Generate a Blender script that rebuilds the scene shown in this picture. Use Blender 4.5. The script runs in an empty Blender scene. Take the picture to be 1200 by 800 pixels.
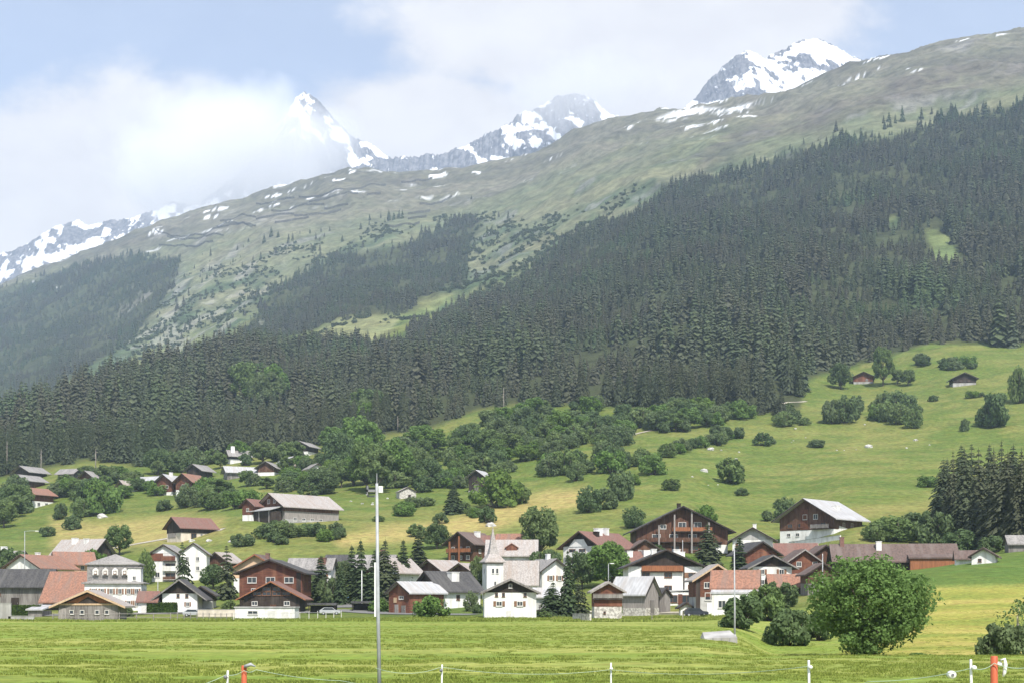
import bpy, bmesh, math, random
import numpy as np
from mathutils import Vector, Matrix
random.seed(7)
RNG = np.random.default_rng(11)
SC = bpy.context.scene
COL = SC.collection
F, HZ, EYE = 1600.0, 706.0, 2.2        # focal length and horizon in photo pixels, eye height in metres
R = math.radians

# ------------------------------------------------------------------ tagging
def tag(o, label=None, cat=None, group=None, kind=None):
    if label: o['label'] = label
    if cat: o['category'] = cat
    if group: o['group'] = group
    if kind: o['kind'] = kind
    return o

def empty(name, loc, rz=0.0):
    o = bpy.data.objects.new(name, None); COL.objects.link(o)
    o.location = loc; o.rotation_euler = (0, 0, rz); o.empty_display_size = 0.5
    return o

class MB:
    """collects shapes for ONE mesh"""
    def __init__(s): s.v, s.f = [], []
    def add(s, vs, fs):
        n = len(s.v); s.v += [tuple(v) for v in vs]; s.f += [tuple(i + n for i in f) for f in fs]; return s
    def box(s, x0, x1, y0, y1, z0, z1):
        return s.add([(x0,y0,z0),(x1,y0,z0),(x1,y1,z0),(x0,y1,z0),(x0,y0,z1),(x1,y0,z1),(x1,y1,z1),(x0,y1,z1)],
                     [(0,3,2,1),(4,5,6,7),(0,1,5,4),(1,2,6,5),(2,3,7,6),(3,0,4,7)])
    def extrude_y(s, poly, y0, y1):
        n = len(poly)
        vs = [(x, y0, z) for x, z in poly] + [(x, y1, z) for x, z in poly]
        fs = [tuple(range(n)), tuple(range(2*n-1, n-1, -1))] + [(i, i+n, (i+1) % n + n, (i+1) % n) for i in range(n)]
        return s.add(vs, fs)
    def tube(s, pts, rads, n=6, caps=True):
        rings = []
        for i, p in enumerate(pts):
            p = Vector(p)
            d = (Vector(pts[min(i+1, len(pts)-1)]) - Vector(pts[max(i-1, 0)])).normalized()
            a = d.cross(Vector((0.31, 0.91, 0.27))).normalized(); b = d.cross(a)
            rings.append([tuple(p + (a*math.cos(2*math.pi*k/n) + b*math.sin(2*math.pi*k/n))*rads[i]) for k in range(n)])
        vs = [v for r in rings for v in r]; fs = []
        for i in range(len(rings)-1):
            for k in range(n):
                fs.append((i*n+k, i*n+(k+1) % n, (i+1)*n+(k+1) % n, (i+1)*n+k))
        if caps:
            fs.append(tuple(range(n-1, -1, -1))); fs.append(tuple((len(rings)-1)*n+k for k in range(n)))
        return s.add(vs, fs)
    def mesh(s, name, m, smooth=False):
        me = bpy.data.meshes.new(name); me.from_pydata(s.v, [], s.f); me.materials.append(m)
        bm = bmesh.new(); bm.from_mesh(me); bmesh.ops.recalc_face_normals(bm, faces=bm.faces); bm.to_mesh(me); bm.free()
        if smooth: me.polygons.foreach_set('use_smooth', [True]*len(me.polygons))
        me.update(); return me
    def build(s, name, m, parent=None, smooth=False):
        return link(name, s.mesh(name, m, smooth), parent)

def link(name, me, parent=None, loc=(0,0,0), rz=0.0):
    o = bpy.data.objects.new(name, me); COL.objects.link(o)
    if parent is not None: o.parent = parent
    o.location = loc; o.rotation_euler = (0, 0, rz)
    return o

def np_mesh(name, V, Fq, m, smooth=False):
    me = bpy.data.meshes.new(name)
    V = np.asarray(V, dtype=np.float32); Fq = np.asarray(Fq, dtype=np.int32); k = Fq.shape[1]
    me.vertices.add(len(V)); me.vertices.foreach_set('co', V.ravel())
    me.loops.add(Fq.size); me.loops.foreach_set('vertex_index', Fq.ravel())
    me.polygons.add(len(Fq)); me.polygons.foreach_set('loop_start', np.arange(0, Fq.size, k, dtype=np.int32))
    me.polygons.foreach_set('loop_total', np.full(len(Fq), k, dtype=np.int32))
    if smooth: me.polygons.foreach_set('use_smooth', np.ones(len(Fq), dtype=bool))
    me.update(calc_edges=True); me.validate()
    if m is not None: me.materials.append(m)
    return me

# ------------------------------------------------------------------ noise
def _h(ix, iy, seed):
    h = (ix.astype(np.int64)*374761393 + iy.astype(np.int64)*668265263 + seed*1442695041) & 0xffffffff
    h = ((h ^ (h >> 13))*1274126177) & 0xffffffff
    return ((h ^ (h >> 16)) & 0xffffff)/float(0xffffff)
def vnoise(x, y, seed=0):
    x = np.asarray(x, float); y = np.asarray(y, float)
    ix, iy = np.floor(x), np.floor(y); fx, fy = x-ix, y-iy
    fx, fy = fx*fx*(3-2*fx), fy*fy*(3-2*fy)
    a, b = _h(ix, iy, seed), _h(ix+1, iy, seed); c, d = _h(ix, iy+1, seed), _h(ix+1, iy+1, seed)
    return (a*(1-fx)+b*fx)*(1-fy) + (c*(1-fx)+d*fx)*fy
def fbm(x, y, octv=4, seed=0, ridged=False):
    t, a, n = 0.0, 1.0, 0.0
    for o in range(octv):
        v = vnoise(np.asarray(x)*2**o + 17.3*o, np.asarray(y)*2**o - 9.1*o, seed+o)
        if ridged: v = 1-np.abs(2*v-1)
        t = t + a*v; n += a; a *= 0.5
    return t/n
def sstep(a, b, x):
    t = np.clip((np.asarray(x, float)-a)/(b-a), 0, 1); return t*t*(3-2*t)
def in_poly(px, py, poly):
    px = np.asarray(px, float); py = np.asarray(py, float); r = np.zeros(px.shape, bool)
    n = len(poly)
    for i in range(n):
        x0, y0 = poly[i]; x1, y1 = poly[(i+1) % n]
        if y0 == y1: continue
        c = ((y0 > py) != (y1 > py)) & (px < (x1-x0)*(py-y0)/(y1-y0)+x0)
        r ^= c
    return r
def soft_poly(px, py, poly, feather):
    px = np.asarray(px, float); py = np.asarray(py, float)
    d = np.full(px.shape, 1e9); n = len(poly)
    for i in range(n):
        x0, y0 = poly[i]; x1, y1 = poly[(i+1) % n]; dx, dy = x1-x0, y1-y0
        t = np.clip(((px-x0)*dx+(py-y0)*dy)/(dx*dx+dy*dy+1e-9), 0, 1)
        d = np.minimum(d, np.hypot(px-x0-t*dx, py-y0-t*dy))
    d = np.where(in_poly(px, py, poly), d, -d)
    return sstep(-feather, feather, d)

# ------------------------------------------------------------------ terrain: height above the valley floor, by bearing and distance
NEAR = [(20,882),(35,806.6),(60,764.7),(100,742),(150,732),(200,727)]
NEAR_R = [(20,882),(35,806),(55,771),(75,770),(110,767)]
COLS = {
 -250: NEAR+[(260,731),(300,718),(350,700),(420,668),(500,640),(600,610),(680,580),(800,555),(1000,530),(1150,520),(1500,535),(2000,522),(2500,490),(3200,440),(4000,392),(4500,380),(4900,395)],
    0: NEAR+[(260,727),(300,714),(350,690),(420,660),(500,632),(590,600),(680,565),(800,538),(1000,508),(1150,500),(1500,512),(2000,494),(2500,455),(3200,398),(3900,345),(4300,331),(4900,350)],
  100: NEAR+[(260,725),(300,712),(350,683),(420,655),(500,625),(590,590),(680,553),(800,525),(1000,488),(1250,455),(1600,470),(2100,455),(2500,425),(3200,360),(3800,312),(4150,297),(4900,318)],
  200: NEAR+[(260,725),(300,708),(350,680),(400,650),(450,627),(520,608),(600,582),(680,552),(800,520),(1000,475),(1400,428),(1700,440),(2100,430),(2500,393),(3200,318),(3700,275),(4000,259),(4900,290)],
  300: NEAR+[(260,724),(300,708),(350,676),(400,640),(440,612),(520,590),(600,567),(680,545),(800,510),(1000,463),(1500,402),(1750,410),(2050,400),(2400,365),(3100,285),(3600,242),(3900,229),(4900,265)],
  430: NEAR+[(260,723),(300,706),(350,672),(400,638),(450,612),(520,585),(600,562),(700,530),(800,500),(1000,455),(1500,415),(1650,408),(1720,398),(1900,368),(2400,325),(3000,262),(3500,212),(3700,201),(4900,245)],
  500: NEAR+[(260,721),(300,703),(350,668),(400,636),(450,612),(520,583),(600,556),(700,520),(800,492),(1000,447),(1500,395),(1800,368),(2400,310),(3000,252),(3400,215),(3600,204),(4900,250)],
  600: NEAR+[(260,720),(300,700),(340,672),(380,645),(440,610),(520,578),(600,545),(700,505),(800,475),(1000,430),(1500,372),(1800,340),(2300,290),(2900,232),(3300,198),(3500,188),(4900,240)],
  700: NEAR+[(260,720),(300,699),(330,677),(370,646),(430,608),(500,575),(600,535),(700,495),(800,465),(1000,415),(1500,335),(1800,296),(2100,262),(2700,195),(3150,157),(3350,148),(4900,215)],
  800: NEAR+[(255,719),(290,704),(320,684),(360,648),(420,610),(500,567),(600,527),(700,492),(800,455),(1000,395),(1500,295),(1800,250),(2100,215),(2700,155),(3050,133),(3200,128),(4900,205)],
  860: [(20,882),(35,806),(55,772),(80,755),(110,745),(150,733),(200,724),(255,714),(290,697),(320,680),(360,650),(400,625),(480,588),(600,530),(700,490),(800,452),(1000,390),(1500,288),(2100,202),(2650,140),(3000,121),(4900,205)],
  910: NEAR_R+[(150,745),(200,723),(260,706),(300,689),(350,662),(400,628),(480,588),(600,532),(700,488),(800,450),(1000,385),(1500,280),(2100,190),(2600,132),(2950,111),(4900,205)],
 1000: NEAR_R+[(150,746),(200,718),(250,692),(300,667),(350,634),(420,600),(500,565),(600,527),(700,492),(800,458),(900,432),(1000,395),(1500,265),(2050,160),(2500,100),(2850,79),(4900,190)],
 1100: NEAR_R+[(140,740),(170,715),(200,690),(206,684),(245,667),(280,663),(310,656),(350,636),(420,600),(500,563),(600,522),(700,482),(800,445),(900,410),(1000,385),(1500,250),(2050,135),(2450,74),(2750,56),(4900,170)],
 1200: NEAR_R+[(140,740),(170,712),(200,688),(206,681),(280,648),(310,640),(360,625),(420,603),(500,560),(600,515),(700,470),(800,435),(880,412),(1000,372),(1500,235),(2000,118),(2400,59),(2650,41),(4900,160)],
 1450: NEAR_R+[(140,742),(170,712),(200,688),(206,681),(280,642),(310,630),(360,612),(420,590),(500,548),(600,500),(700,455),(800,420),(880,395),(1000,350),(1500,205),(2000,90),(2400,25),(2650,5),(4900,130)],
}
def pchip(xk, yk, x):
    xk = np.asarray(xk, float); yk = np.asarray(yk, float); h = np.diff(xk); sh = (slice(None),)+(None,)*(yk.ndim-1)
    hh = h[sh]; d = np.diff(yk, axis=0)/hh; m = np.zeros_like(yk); m[0] = d[0]; m[-1] = d[-1]
    w1 = 2*hh[1:]+hh[:-1]; w2 = hh[1:]+2*hh[:-1]; ok = d[1:]*d[:-1] > 0
    with np.errstate(divide='ignore', invalid='ignore'):
        mm = (w1+w2)/(w1/d[:-1]+w2/d[1:])
    m[1:-1] = np.where(ok, mm, 0)
    i = np.clip(np.searchsorted(xk, x, side='right')-1, 0, len(xk)-2); t = ((x-xk[i])/h[i])[sh]; hi = h[i][sh]
    return (2*t**3-3*t**2+1)*yk[i] + (t**3-2*t**2+t)*hi*m[i] + (-2*t**3+3*t**2)*yk[i+1] + (t**3-t**2)*hi*m[i+1]
LD = np.linspace(math.log(18), math.log(4900), 900); DG = np.exp(LD)
PXK = sorted(COLS); PXG = np.arange(-250, 1451, 5.0)
_tab = []
for c in PXK:
    d = [p[0] for p in COLS[c]]; z = [EYE+(HZ-p[1])/F*p[0] for p in COLS[c]]
    _tab.append(pchip(d, z, np.clip(DG, d[0], d[-1])))
TAB = pchip(PXK, np.array(_tab), PXG)
def terrain(X, Y):
    X = np.asarray(X, float); Y = np.asarray(Y, float)
    px = np.clip(600+F*X/np.maximum(Y, 40), -250, 1449.9); D = np.clip(Y, 18.01, 4899)
    a = (px+250)/5; i = np.clip(a.astype(int), 0, len(PXG)-2); u = a-i
    b = (np.log(D)-LD[0])/(LD[1]-LD[0]); j = np.clip(b.astype(int), 0, len(LD)-2); v = b-j
    z = (TAB[i, j]*(1-v)+TAB[i, j+1]*v)*(1-u) + (TAB[i+1, j]*(1-v)+TAB[i+1, j+1]*v)*u
    n = (fbm(X/14, Y/14, 3, 3)-.5)*0.25*sstep(60, 200, Y)
    n = n + (fbm(X/40, Y/40, 4, 5)-.5)*5*sstep(420, 900, Y)
    n = n + (fbm(X/160+.3*Y/160, Y/260, 4, 8, True)-.62)*46*sstep(900, 2300, Y)
    n = n + (fbm(X/60, Y/60, 4, 12)-.5)*9*sstep(1200, 2600, Y)
    return z+n
def tz(x, y): return float(terrain(np.array([x]), np.array([y]))[0])
def row_of(X, Y, Z): return HZ-F*(Z-EYE)/Y
def ground_at(px, py, dmin=15, dmax=1300):
    D = np.arange(dmin, dmax, 0.5 if dmax < 1500 else 2.0); X = (px-600)/F*D
    r = row_of(X, D, terrain(X, D)); k = np.argmax(r <= py)
    if r[k] > py: k = len(D)-1
    d = float(D[k]); x = (px-600)/F*d
    return x, d, tz(x, d)

# ------------------------------------------------------------------ materials
def nt(name):
    m = bpy.data.materials.new(name); m.use_nodes = True; t = m.node_tree
    for n in list(t.nodes): t.nodes.remove(n)
    return m, t, t.nodes.new('ShaderNodeOutputMaterial')
def N(t, typ, **kw):
    n = t.nodes.new(typ)
    for k, v in kw.items():
        if k.startswith('i_'): n.inputs[k[2:].replace('_', ' ')].default_value = v
        else: setattr(n, k, v)
    return n
def mix(t, a, b, fac, mode='MIX'):
    n = t.nodes.new('ShaderNodeMix'); n.data_type = 'RGBA'; n.blend_type = mode
    for s, v in ((0, fac), (6, a), (7, b)):
        if hasattr(v, 'is_linked') or hasattr(v, 'links'): t.links.new(v, n.inputs[s])
        else: n.inputs[s].default_value = v if s == 0 else (tuple(v)+(1,))[:4]
    return n.outputs[2]
def math_n(t, op, a, b=0.0, c=0.0, clamp=False):
    n = t.nodes.new('ShaderNodeMath'); n.operation = op; n.use_clamp = clamp
    for s, v in ((0, a), (1, b), (2, c)):
        if hasattr(v, 'links'): t.links.new(v, n.inputs[s])
        else: n.inputs[s].default_value = v
    return n.outputs[0]
def maprange(t, v, a, b, c=0.0, d=1.0, smooth=True):
    n = t.nodes.new('ShaderNodeMapRange'); n.interpolation_type = 'SMOOTHSTEP' if smooth else 'LINEAR'
    t.links.new(v, n.inputs[0])
    for i, x in enumerate((a, b, c, d)): n.inputs[i+1].default_value = x
    return n.outputs[0]
def noise(t, scale=(1,1,1), s=1.0, detail=4, rough=.55, coord='Object', rot=(0,0,0), vec=None):
    if vec is None:
        tc = t.nodes.new('ShaderNodeTexCoord'); vec = tc.outputs[coord]
    mp = t.nodes.new('ShaderNodeMapping'); mp.inputs['Scale'].default_value = scale; mp.inputs['Rotation'].default_value = rot
    t.links.new(vec, mp.inputs['Vector'])
    n = t.nodes.new('ShaderNodeTexNoise'); n.inputs['Scale'].default_value = s; n.inputs['Detail'].default_value = detail
    n.inputs['Roughness'].default_value = rough; t.links.new(mp.outputs[0], n.inputs['Vector'])
    return n.outputs['Fac']
MATS = {}
def matte(name, c1, c2, scale=(1,1,1), s=1.0, lo=.35, hi=.65, rough=.85, bump=0.0, grime=None, rnd=0.0, spec=.3, detail=5):
    m, t, out = nt(name); b = N(t, 'ShaderNodeBsdfPrincipled')
    nz = noise(t, scale, s, detail); col = mix(t, c1, c2, maprange(t, nz, lo, hi))
    if grime:
        roofy = 'tile' in name or 'slate' in name or 'sheet' in name or 'shingle' in name
        g = noise(t, (.25,1.6,.25) if roofy else (1.3,1.3,.25), .55, 6, .65); col = mix(t, col, grime, math_n(t, 'MULTIPLY', maprange(t, g, .42, .68), .75))
    if rnd:
        oi = N(t, 'ShaderNodeObjectInfo'); hs = N(t, 'ShaderNodeHueSaturation')
        t.links.new(maprange(t, oi.outputs['Random'], 0, 1, 1-rnd, 1+rnd, False), hs.inputs['Value']); t.links.new(col, hs.inputs['Color']); col = hs.outputs[0]
    t.links.new(col, b.inputs['Base Color']); b.inputs['Roughness'].default_value = rough; b.inputs['Specular IOR Level'].default_value = spec
    if bump:
        bp = N(t, 'ShaderNodeBump'); bp.inputs['Strength'].default_value = bump; bp.inputs['Distance'].default_value = .1
        t.links.new(nz, bp.inputs['Height']); t.links.new(bp.outputs[0], b.inputs['Normal'])
    t.links.new(b.outputs[0], out.inputs[0]); MATS[name] = m; return m
def foliage(name, cols, trans=.35, rndobj=True, stand=None):
    """leaf material: colour varies leaf by leaf and plant by plant; diffuse and translucent"""
    m, t, out = nt(name)
    g = N(t, 'ShaderNodeNewGeometry'); oi = N(t, 'ShaderNodeObjectInfo')
    c = mix(t, cols[0], cols[1], maprange(t, g.outputs['Random Per Island'], 0, 1, 0, 1, False))
    if len(cols) > 2: c = mix(t, c, cols[2], maprange(t, oi.outputs['Random'], .35, 1.0, 0, .85, False))
    if stand:                                   # whole stands lean to one colour
        sn = noise(t, (1,1,1), .011, 4, .6, vec=oi.outputs['Location']); c = mix(t, c, stand[0], maprange(t, sn, .42, .60, 0, .75)); c = mix(t, c, stand[1], maprange(t, sn, .44, .30, 0, .7))
    nz = noise(t, (1,1,1), .9, 3)
    hs = N(t, 'ShaderNodeHueSaturation'); t.links.new(c, hs.inputs['Color']); t.links.new(maprange(t, nz, .3, .7, .75, 1.25), hs.inputs['Value'])
    if rndobj:
        t.links.new(maprange(t, oi.outputs['Random'], 0, 1, .478, .52, False), hs.inputs['Hue'])
    d = N(t, 'ShaderNodeBsdfDiffuse'); tr = N(t, 'ShaderNodeBsdfTranslucent'); ms = N(t, 'ShaderNodeMixShader'); ms.inputs[0].default_value = trans
    t.links.new(hs.outputs[0], d.inputs[0]); t.links.new(hs.outputs[0], tr.inputs[0])
    t.links.new(d.outputs[0], ms.inputs[1]); t.links.new(tr.outputs[0], ms.inputs[2]); t.links.new(ms.outputs[0], out.inputs[0])
    MATS[name] = m; return m
M = MATS
matte('white_plaster', (.80,.79,.76), (.72,.71,.68), s=.8, grime=(.50,.48,.44), rnd=.06)
matte('cream_plaster', (.68,.60,.50), (.60,.52,.42), s=.8, grime=(.45,.40,.33))
matte('peach_plaster', (.66,.45,.30), (.58,.40,.27), s=.8, grime=(.42,.32,.22))
matte('grey_plaster', (.48,.47,.45), (.38,.37,.35), s=.8, grime=(.28,.27,.26))
matte('rubble_stone', (.58,.55,.50), (.30,.28,.25), s=2.6, lo=.4, hi=.6, bump=.6)
matte('brown_timber', (.115,.050,.028), (.050,.024,.015), scale=(5,5,.5), s=1.4, rough=.8, grime=(.17,.10,.07), rnd=.12)
matte('red_timber', (.155,.055,.034), (.085,.034,.022), scale=(.5,.5,5), s=1.4, rough=.8, grime=(.24,.11,.065), rnd=.1)
matte('orange_timber', (.30,.12,.055), (.20,.08,.038), scale=(5,5,.5), s=1.2, rough=.75)
matte('dark_timber', (.040,.027,.021), (.022,.016,.013), scale=(5,5,.5), s=1.4, rough=.85, grime=(.075,.06,.05), rnd=.15)
matte('grey_timber', (.21,.19,.175), (.10,.09,.082), scale=(6,6,.4), s=1.5, rough=.9, grime=(.30,.28,.26))
matte('silver_timber', (.33,.30,.28), (.20,.18,.165), scale=(6,6,.4), s=1.5, rough=.9)
matte('pale_timber', (.52,.38,.25), (.42,.29,.18), scale=(4,4,1), s=1.2)
matte('orange_tile', (.33,.165,.110), (.20,.105,.075), scale=(3,3,3), s=.9, grime=(.20,.14,.115), bump=.3)
matte('red_tile', (.225,.115,.090), (.15,.080,.066), scale=(3,3,3), s=.9, grime=(.18,.12,.10), bump=.25)
matte('brown_tile', (.145,.10,.085), (.095,.068,.06), scale=(3,3,3), s=.8, grime=(.17,.135,.12), bump=.2)
matte('grey_slate', (.27,.255,.24), (.16,.15,.145), scale=(3,3,3), s=.9, grime=(.33,.31,.29), bump=.35)
matte('dark_slate', (.075,.072,.072), (.045,.043,.044), scale=(3,3,3), s=.9, grime=(.11,.105,.10), bump=.25)
matte('pale_sheet', (.47,.47,.47), (.35,.35,.355), scale=(1,4,1), s=.5, rough=.5, grime=(.36,.33,.30))
matte('stone_shingle', (.42,.385,.36), (.27,.25,.235), scale=(3,3,3), s=1.1, bump=.4, grime=(.30,.24,.20))
matte('concrete', (.42,.41,.39), (.32,.31,.30), s=.7, grime=(.24,.23,.21))
matte('asphalt', (.20,.195,.19), (.15,.147,.14), s=1.5)
matte('track_gravel', (.42,.38,.30), (.32,.29,.22), s=.6)
matte('boulder_stone', (.56,.54,.50), (.38,.37,.34), s=1.2, bump=.6)
matte('galvanised', (.40,.41,.42), (.30,.31,.32), s=3, rough=.45)
matte('white_plastic', (.80,.80,.78), (.72,.72,.70), s=6, rough=.45)
matte('grey_plastic', (.22,.22,.23), (.16,.16,.17), s=6, rough=.5)
matte('orange_paint', (.50,.115,.05), (.40,.09,.04), s=9, rough=.5, grime=(.40,.12,.06))
matte('wire_rope', (.40,.50,.38), (.32,.42,.30), s=40)
matte('blue_sheet', (.20,.42,.66), (.14,.32,.55), s=1.5, rough=.4)
matte('barrier_steel', (.085,.082,.08), (.06,.058,.057), s=1)
matte('bark', (.13,.105,.085), (.075,.062,.05), scale=(6,6,1), s=1.2, bump=.5)
matte('pale_bark', (.34,.30,.26), (.22,.195,.17), scale=(6,6,1), s=1.2)
matte('window_frame', (.62,.60,.56), (.54,.52,.48), s=2)
matte('brown_frame', (.20,.095,.05), (.14,.07,.04), s=2)
matte('shutter_brown', (.24,.13,.08), (.18,.10,.06), s=2)
matte('car_silver', (.42,.43,.45), (.38,.39,.41), s=2, rough=.25, spec=.6)
matte('car_dark', (.05,.055,.07), (.04,.045,.06), s=2, rough=.2, spec=.6)
matte('tyre_rubber', (.02,.02,.02), (.03,.03,.03), s=3)
m, t, out = nt('window_glass'); b = N(t, 'ShaderNodeBsdfPrincipled'); b.inputs['Base Color'].default_value = (.035,.042,.05,1)
b.inputs['Roughness'].default_value = .12; t.links.new(b.outputs[0], out.inputs[0]); M['window_glass'] = m
foliage('leaf_green', [(.185,.270,.098), (.105,.165,.060), (.215,.245,.105)], .42)
foliage('leaf_bright', [(.165,.275,.072), (.110,.195,.050), (.19,.25,.08)], .4)
foliage('leaf_dark', [(.150,.225,.098), (.085,.135,.060), (.190,.215,.105)], .42)
foliage('field_leaf', [(.165,.275,.080), (.100,.170,.050), (.18,.25,.085)], .42)
foliage('hedge_leaf', [(.075,.130,.03), (.05,.085,.022)])
foliage('needle_dark', [(.094,.130,.064), (.058,.082,.044), (.094,.110,.066)], .25, stand=[(.104,.112,.072),(.095,.145,.060)])
foliage('needle_village', [(.070,.105,.050), (.048,.072,.036), (.085,.090,.05)], .2)
foliage('needle_far', [(.112,.146,.074), (.066,.090,.050), (.106,.118,.074)], .2, stand=[(.105,.100,.072),(.092,.140,.062)])
foliage('grass_blade', [(.305,.350,.085), (.220,.275,.058)], .45, False)
foliage('scrub_leaf', [(.105,.135,.065), (.075,.10,.05)], .25)
# ------------------------------------------------------------------ ground sheet
def build_ground():
    px = np.concatenate([np.arange(-420, -60, 12), np.arange(-60, 1261, 2.4), np.arange(1264, 1640, 12)]); tx = (px-600)/F
    yy = [-50.0]
    while yy[-1] < 4880: yy.append(yy[-1]+(yy[-1]+60)*(0.0085 if yy[-1] < 2300 else .0042))
    Yg = np.array(yy); A = 60.0
    T, Y = np.meshgrid(tx, Yg); X = T*(Y + A*np.exp(-np.maximum(Y, 0)/40.0)); Y = Y.copy()
    Z = terrain(X, Y)
    back = Y < 18; Z = np.where(back, Z*0 + terrain(X, np.full_like(Y, 20.0)), Z)
    P = 600+F*X/np.maximum(Y, 20); Q = row_of(X, np.maximum(Y, 20), Z)
    n1 = fbm(X/30, Y/30, 5, 21); n2 = fbm(X/7, Y/7, 4, 22); n3 = fbm(X/180, Y/180, 5, 23); nf = fbm(X/70, Y/70, 5, 29)
    def C(r, g, b): return np.array([r, g, b])
    col = np.zeros(X.shape+(3,)) + C(.112, .152, .032)
    def lay(c, w):
        nonlocal col
        w = np.clip(w, 0, 1)[..., None]; col = col*(1-w) + np.asarray(c)*w
    lay(C(.170,.182,.050), sstep(.45,.62,n1)*.8)                                   # drier grass
    lay(C(.19,.18,.06), sstep(.56,.70,n2)*.35*(Y < 1000))
    ter = fbm(X/45, Z/1.1+X/200, 4, 37); lay(C(.075,.115,.026), sstep(.50,.36,ter)*.45*(Y > 230)*(Y < 1000)); lay(C(.20,.20,.065), sstep(.56,.68,ter)*.35*(Y > 230)*(Y < 1000))
    near = sstep(235, 200, Y)
    lay(C(.208,.250,.056), near)                                                  # mown valley meadow
    strk = fbm(X/26+Y/40, Y/4.5+X/60, 5, 31)
    lay(C(.34,.335,.095), near*sstep(.48,.68,strk)*.42)                              # lines of drier cut grass
    lay(C(.155,.225,.034), near*sstep(.50,.34,strk)*.65)
    lay(C(.12,.20,.03), sstep(45, 30, Y)*near*.3)
    hay = C(.335,.275,.10)
    for poly, fe, w in [([(60,606),(110,612),(190,604),(262,606),(258,622),(190,640),(110,642),(60,640)], 10, .75),
                        ([(385,628),(440,617),(500,612),(560,606),(560,618),(480,634),(400,640)], 8, .85),
                        ([(520,612),(590,588),(640,574),(690,572),(688,592),(640,600),(580,618),(520,632)], 8, .9),
                        ([(960,598),(1030,590),(1100,580),(1100,596),(1020,606),(960,616)], 6, .3),
                        ([(1100,560),(1180,556),(1180,566),(1100,570)], 6, .4), ([(995,628),(1020,612),(1060,612),(1030,640)], 6, .4),
                        ([(1000,510),(1090,505),(1080,522),(990,530)], 8, .2), ([(640,720),(900,708),(900,726),(640,730)], 4, .25)]:
        lay(hay, soft_poly(P, Q, poly, fe)*w*(.55+.9*fbm(X/25, Y/4, 4, 33))*(Y > 190))
    rm = soft_poly(P, Q, [(1040,690),(1260,684),(1260,772),(980,772)], 5)*(Y > 90)*(Y < 215)
    lay(C(.27,.262,.058), rm); lay(C(.345,.30,.085), rm*sstep(.48,.62,strk)*.8); lay(C(.17,.21,.04), rm*sstep(.46,.34,strk)*.7)
    lay(C(.098,.150,.032), soft_poly(P, Q, [(1060,665),(1260,640),(1260,683),(1040,688)], 4)*(Y > 200)*(Y < 330))
    # alpine pasture, heath, scree, forest floor
    hi = sstep(330, 560, Z)
    nw = fbm(X/240+Z/90, Z/60, 5, 45); lay(C(.128,.142,.078), hi)
    lay(C(.172,.172,.098), hi*sstep(.42,.66,nw)*.8)
    top = sstep(760, 1010, Z+(n3-.5)*300)
    lay(C(.122,.112,.084), top*.75); lay(C(.165,.155,.118), top*sstep(.48,.66,nw)*.5); lay(C(.088,.082,.066), top*sstep(.46,.34,nw)*.5)
    lay(C(.055,.085,.040), sstep(.50,.62,nf)*sstep(260,420,Z)*sstep(900,640,Z)*.85)
    lay(C(.25,.24,.225), sstep(.62,.70,nf)*sstep(380,520,Z)*sstep(.45,.6,n3)*.5)
    for poly, w in [([(770,215),(850,150),(960,120),(1060,85),(1200,62),(1260,55),(1260,80),(1120,110),(980,140),(880,175),(800,215)], .55),
                    ([(930,150),(960,135),(985,140),(960,165)], .5), ([(1040,92),(1120,82),(1130,92),(1050,105)], .6)]:
        lay(C(.085,.070,.060), soft_poly(P, Q, poly, 14)*w*(Y > 1200)*sstep(.30,.55,nf))
    lay(C(.185,.195,.085), soft_poly(P, Q, [(372,386),(400,370),(472,369),(455,392),(430,404),(372,398)], 3)*(Y > 1500)*(Y < 2300))
    lay(C(.125,.160,.060), soft_poly(P, Q, [(1080,268),(1112,276),(1130,318),(1096,310)], 4)*(Y > 1200)*(Y < 2300))
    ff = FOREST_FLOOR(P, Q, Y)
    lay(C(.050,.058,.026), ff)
    # rocky light patches on the far slope
    rp = soft_poly(P, Q, [(150,345),(260,300),(330,300),(300,390),(210,420),(120,430)], 20)*(Y > 1800)
    lay(C(.30,.285,.25), rp*sstep(.54,.66,fbm(X/45, Y/60, 4, 46))*.5)
    # snow lies in the hollows just under the skyline
    sk = np.interp(P, [-250,0,137,200,302,413,503,563,657,730,780,845,906,971,1027,1100,1200,1450], [375,330,280,258,228,201,205,197,167,137,133,125,112,97,68,55,40,5])
    depth = Q-sk; sn = fbm(X/90+3, Z/17, 4, 41)*.85+fbm(X/35, Z/14, 3, 42)*.15
    lim = np.interp(P, [0,90,150,230,330,420,560,640,700,800,900,1000,1100,1200], [.65,.72,.72,.67,.65,.66,.68,.71,.70,.655,.68,.69,.71,.70])
    snow = sstep(lim, lim+.03, sn)*sstep(40, 14, depth)*(Y > 2300)
    snow = np.maximum(snow, soft_poly(P, Q, [(770,140),(800,126),(850,128),(905,118),(880,128),(830,132),(785,142)], 3)*sstep(.47,.52,fbm(X/60+Z/40,Z/14,4,44))*(Y>2500))
    lay(C(.80,.82,.86), snow)
    nr, nc = X.shape
    V = np.stack([X, Y, Z], -1).reshape(-1, 3); cl = col.reshape(-1, 3)
    def sheet(name, r0, r1, m):
        idx = np.arange(r0*nc, (r1+1)*nc).reshape(-1, nc); base = r0*nc
        q = np.stack([idx[:-1,:-1], idx[:-1,1:], idx[1:,1:], idx[1:,:-1]], -1).reshape(-1, 4)-base
        me = np_mesh(name, V[base:(r1+1)*nc], q, m, True)
        a = me.color_attributes.new('ground_colour', 'FLOAT_COLOR', 'POINT')
        a.data.foreach_set('color', np.concatenate([cl[base:(r1+1)*nc], np.ones(((r1+1-r0)*nc, 1))], 1).astype(np.float32).ravel())
        return tag(link(name, me), kind='structure')
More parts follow.
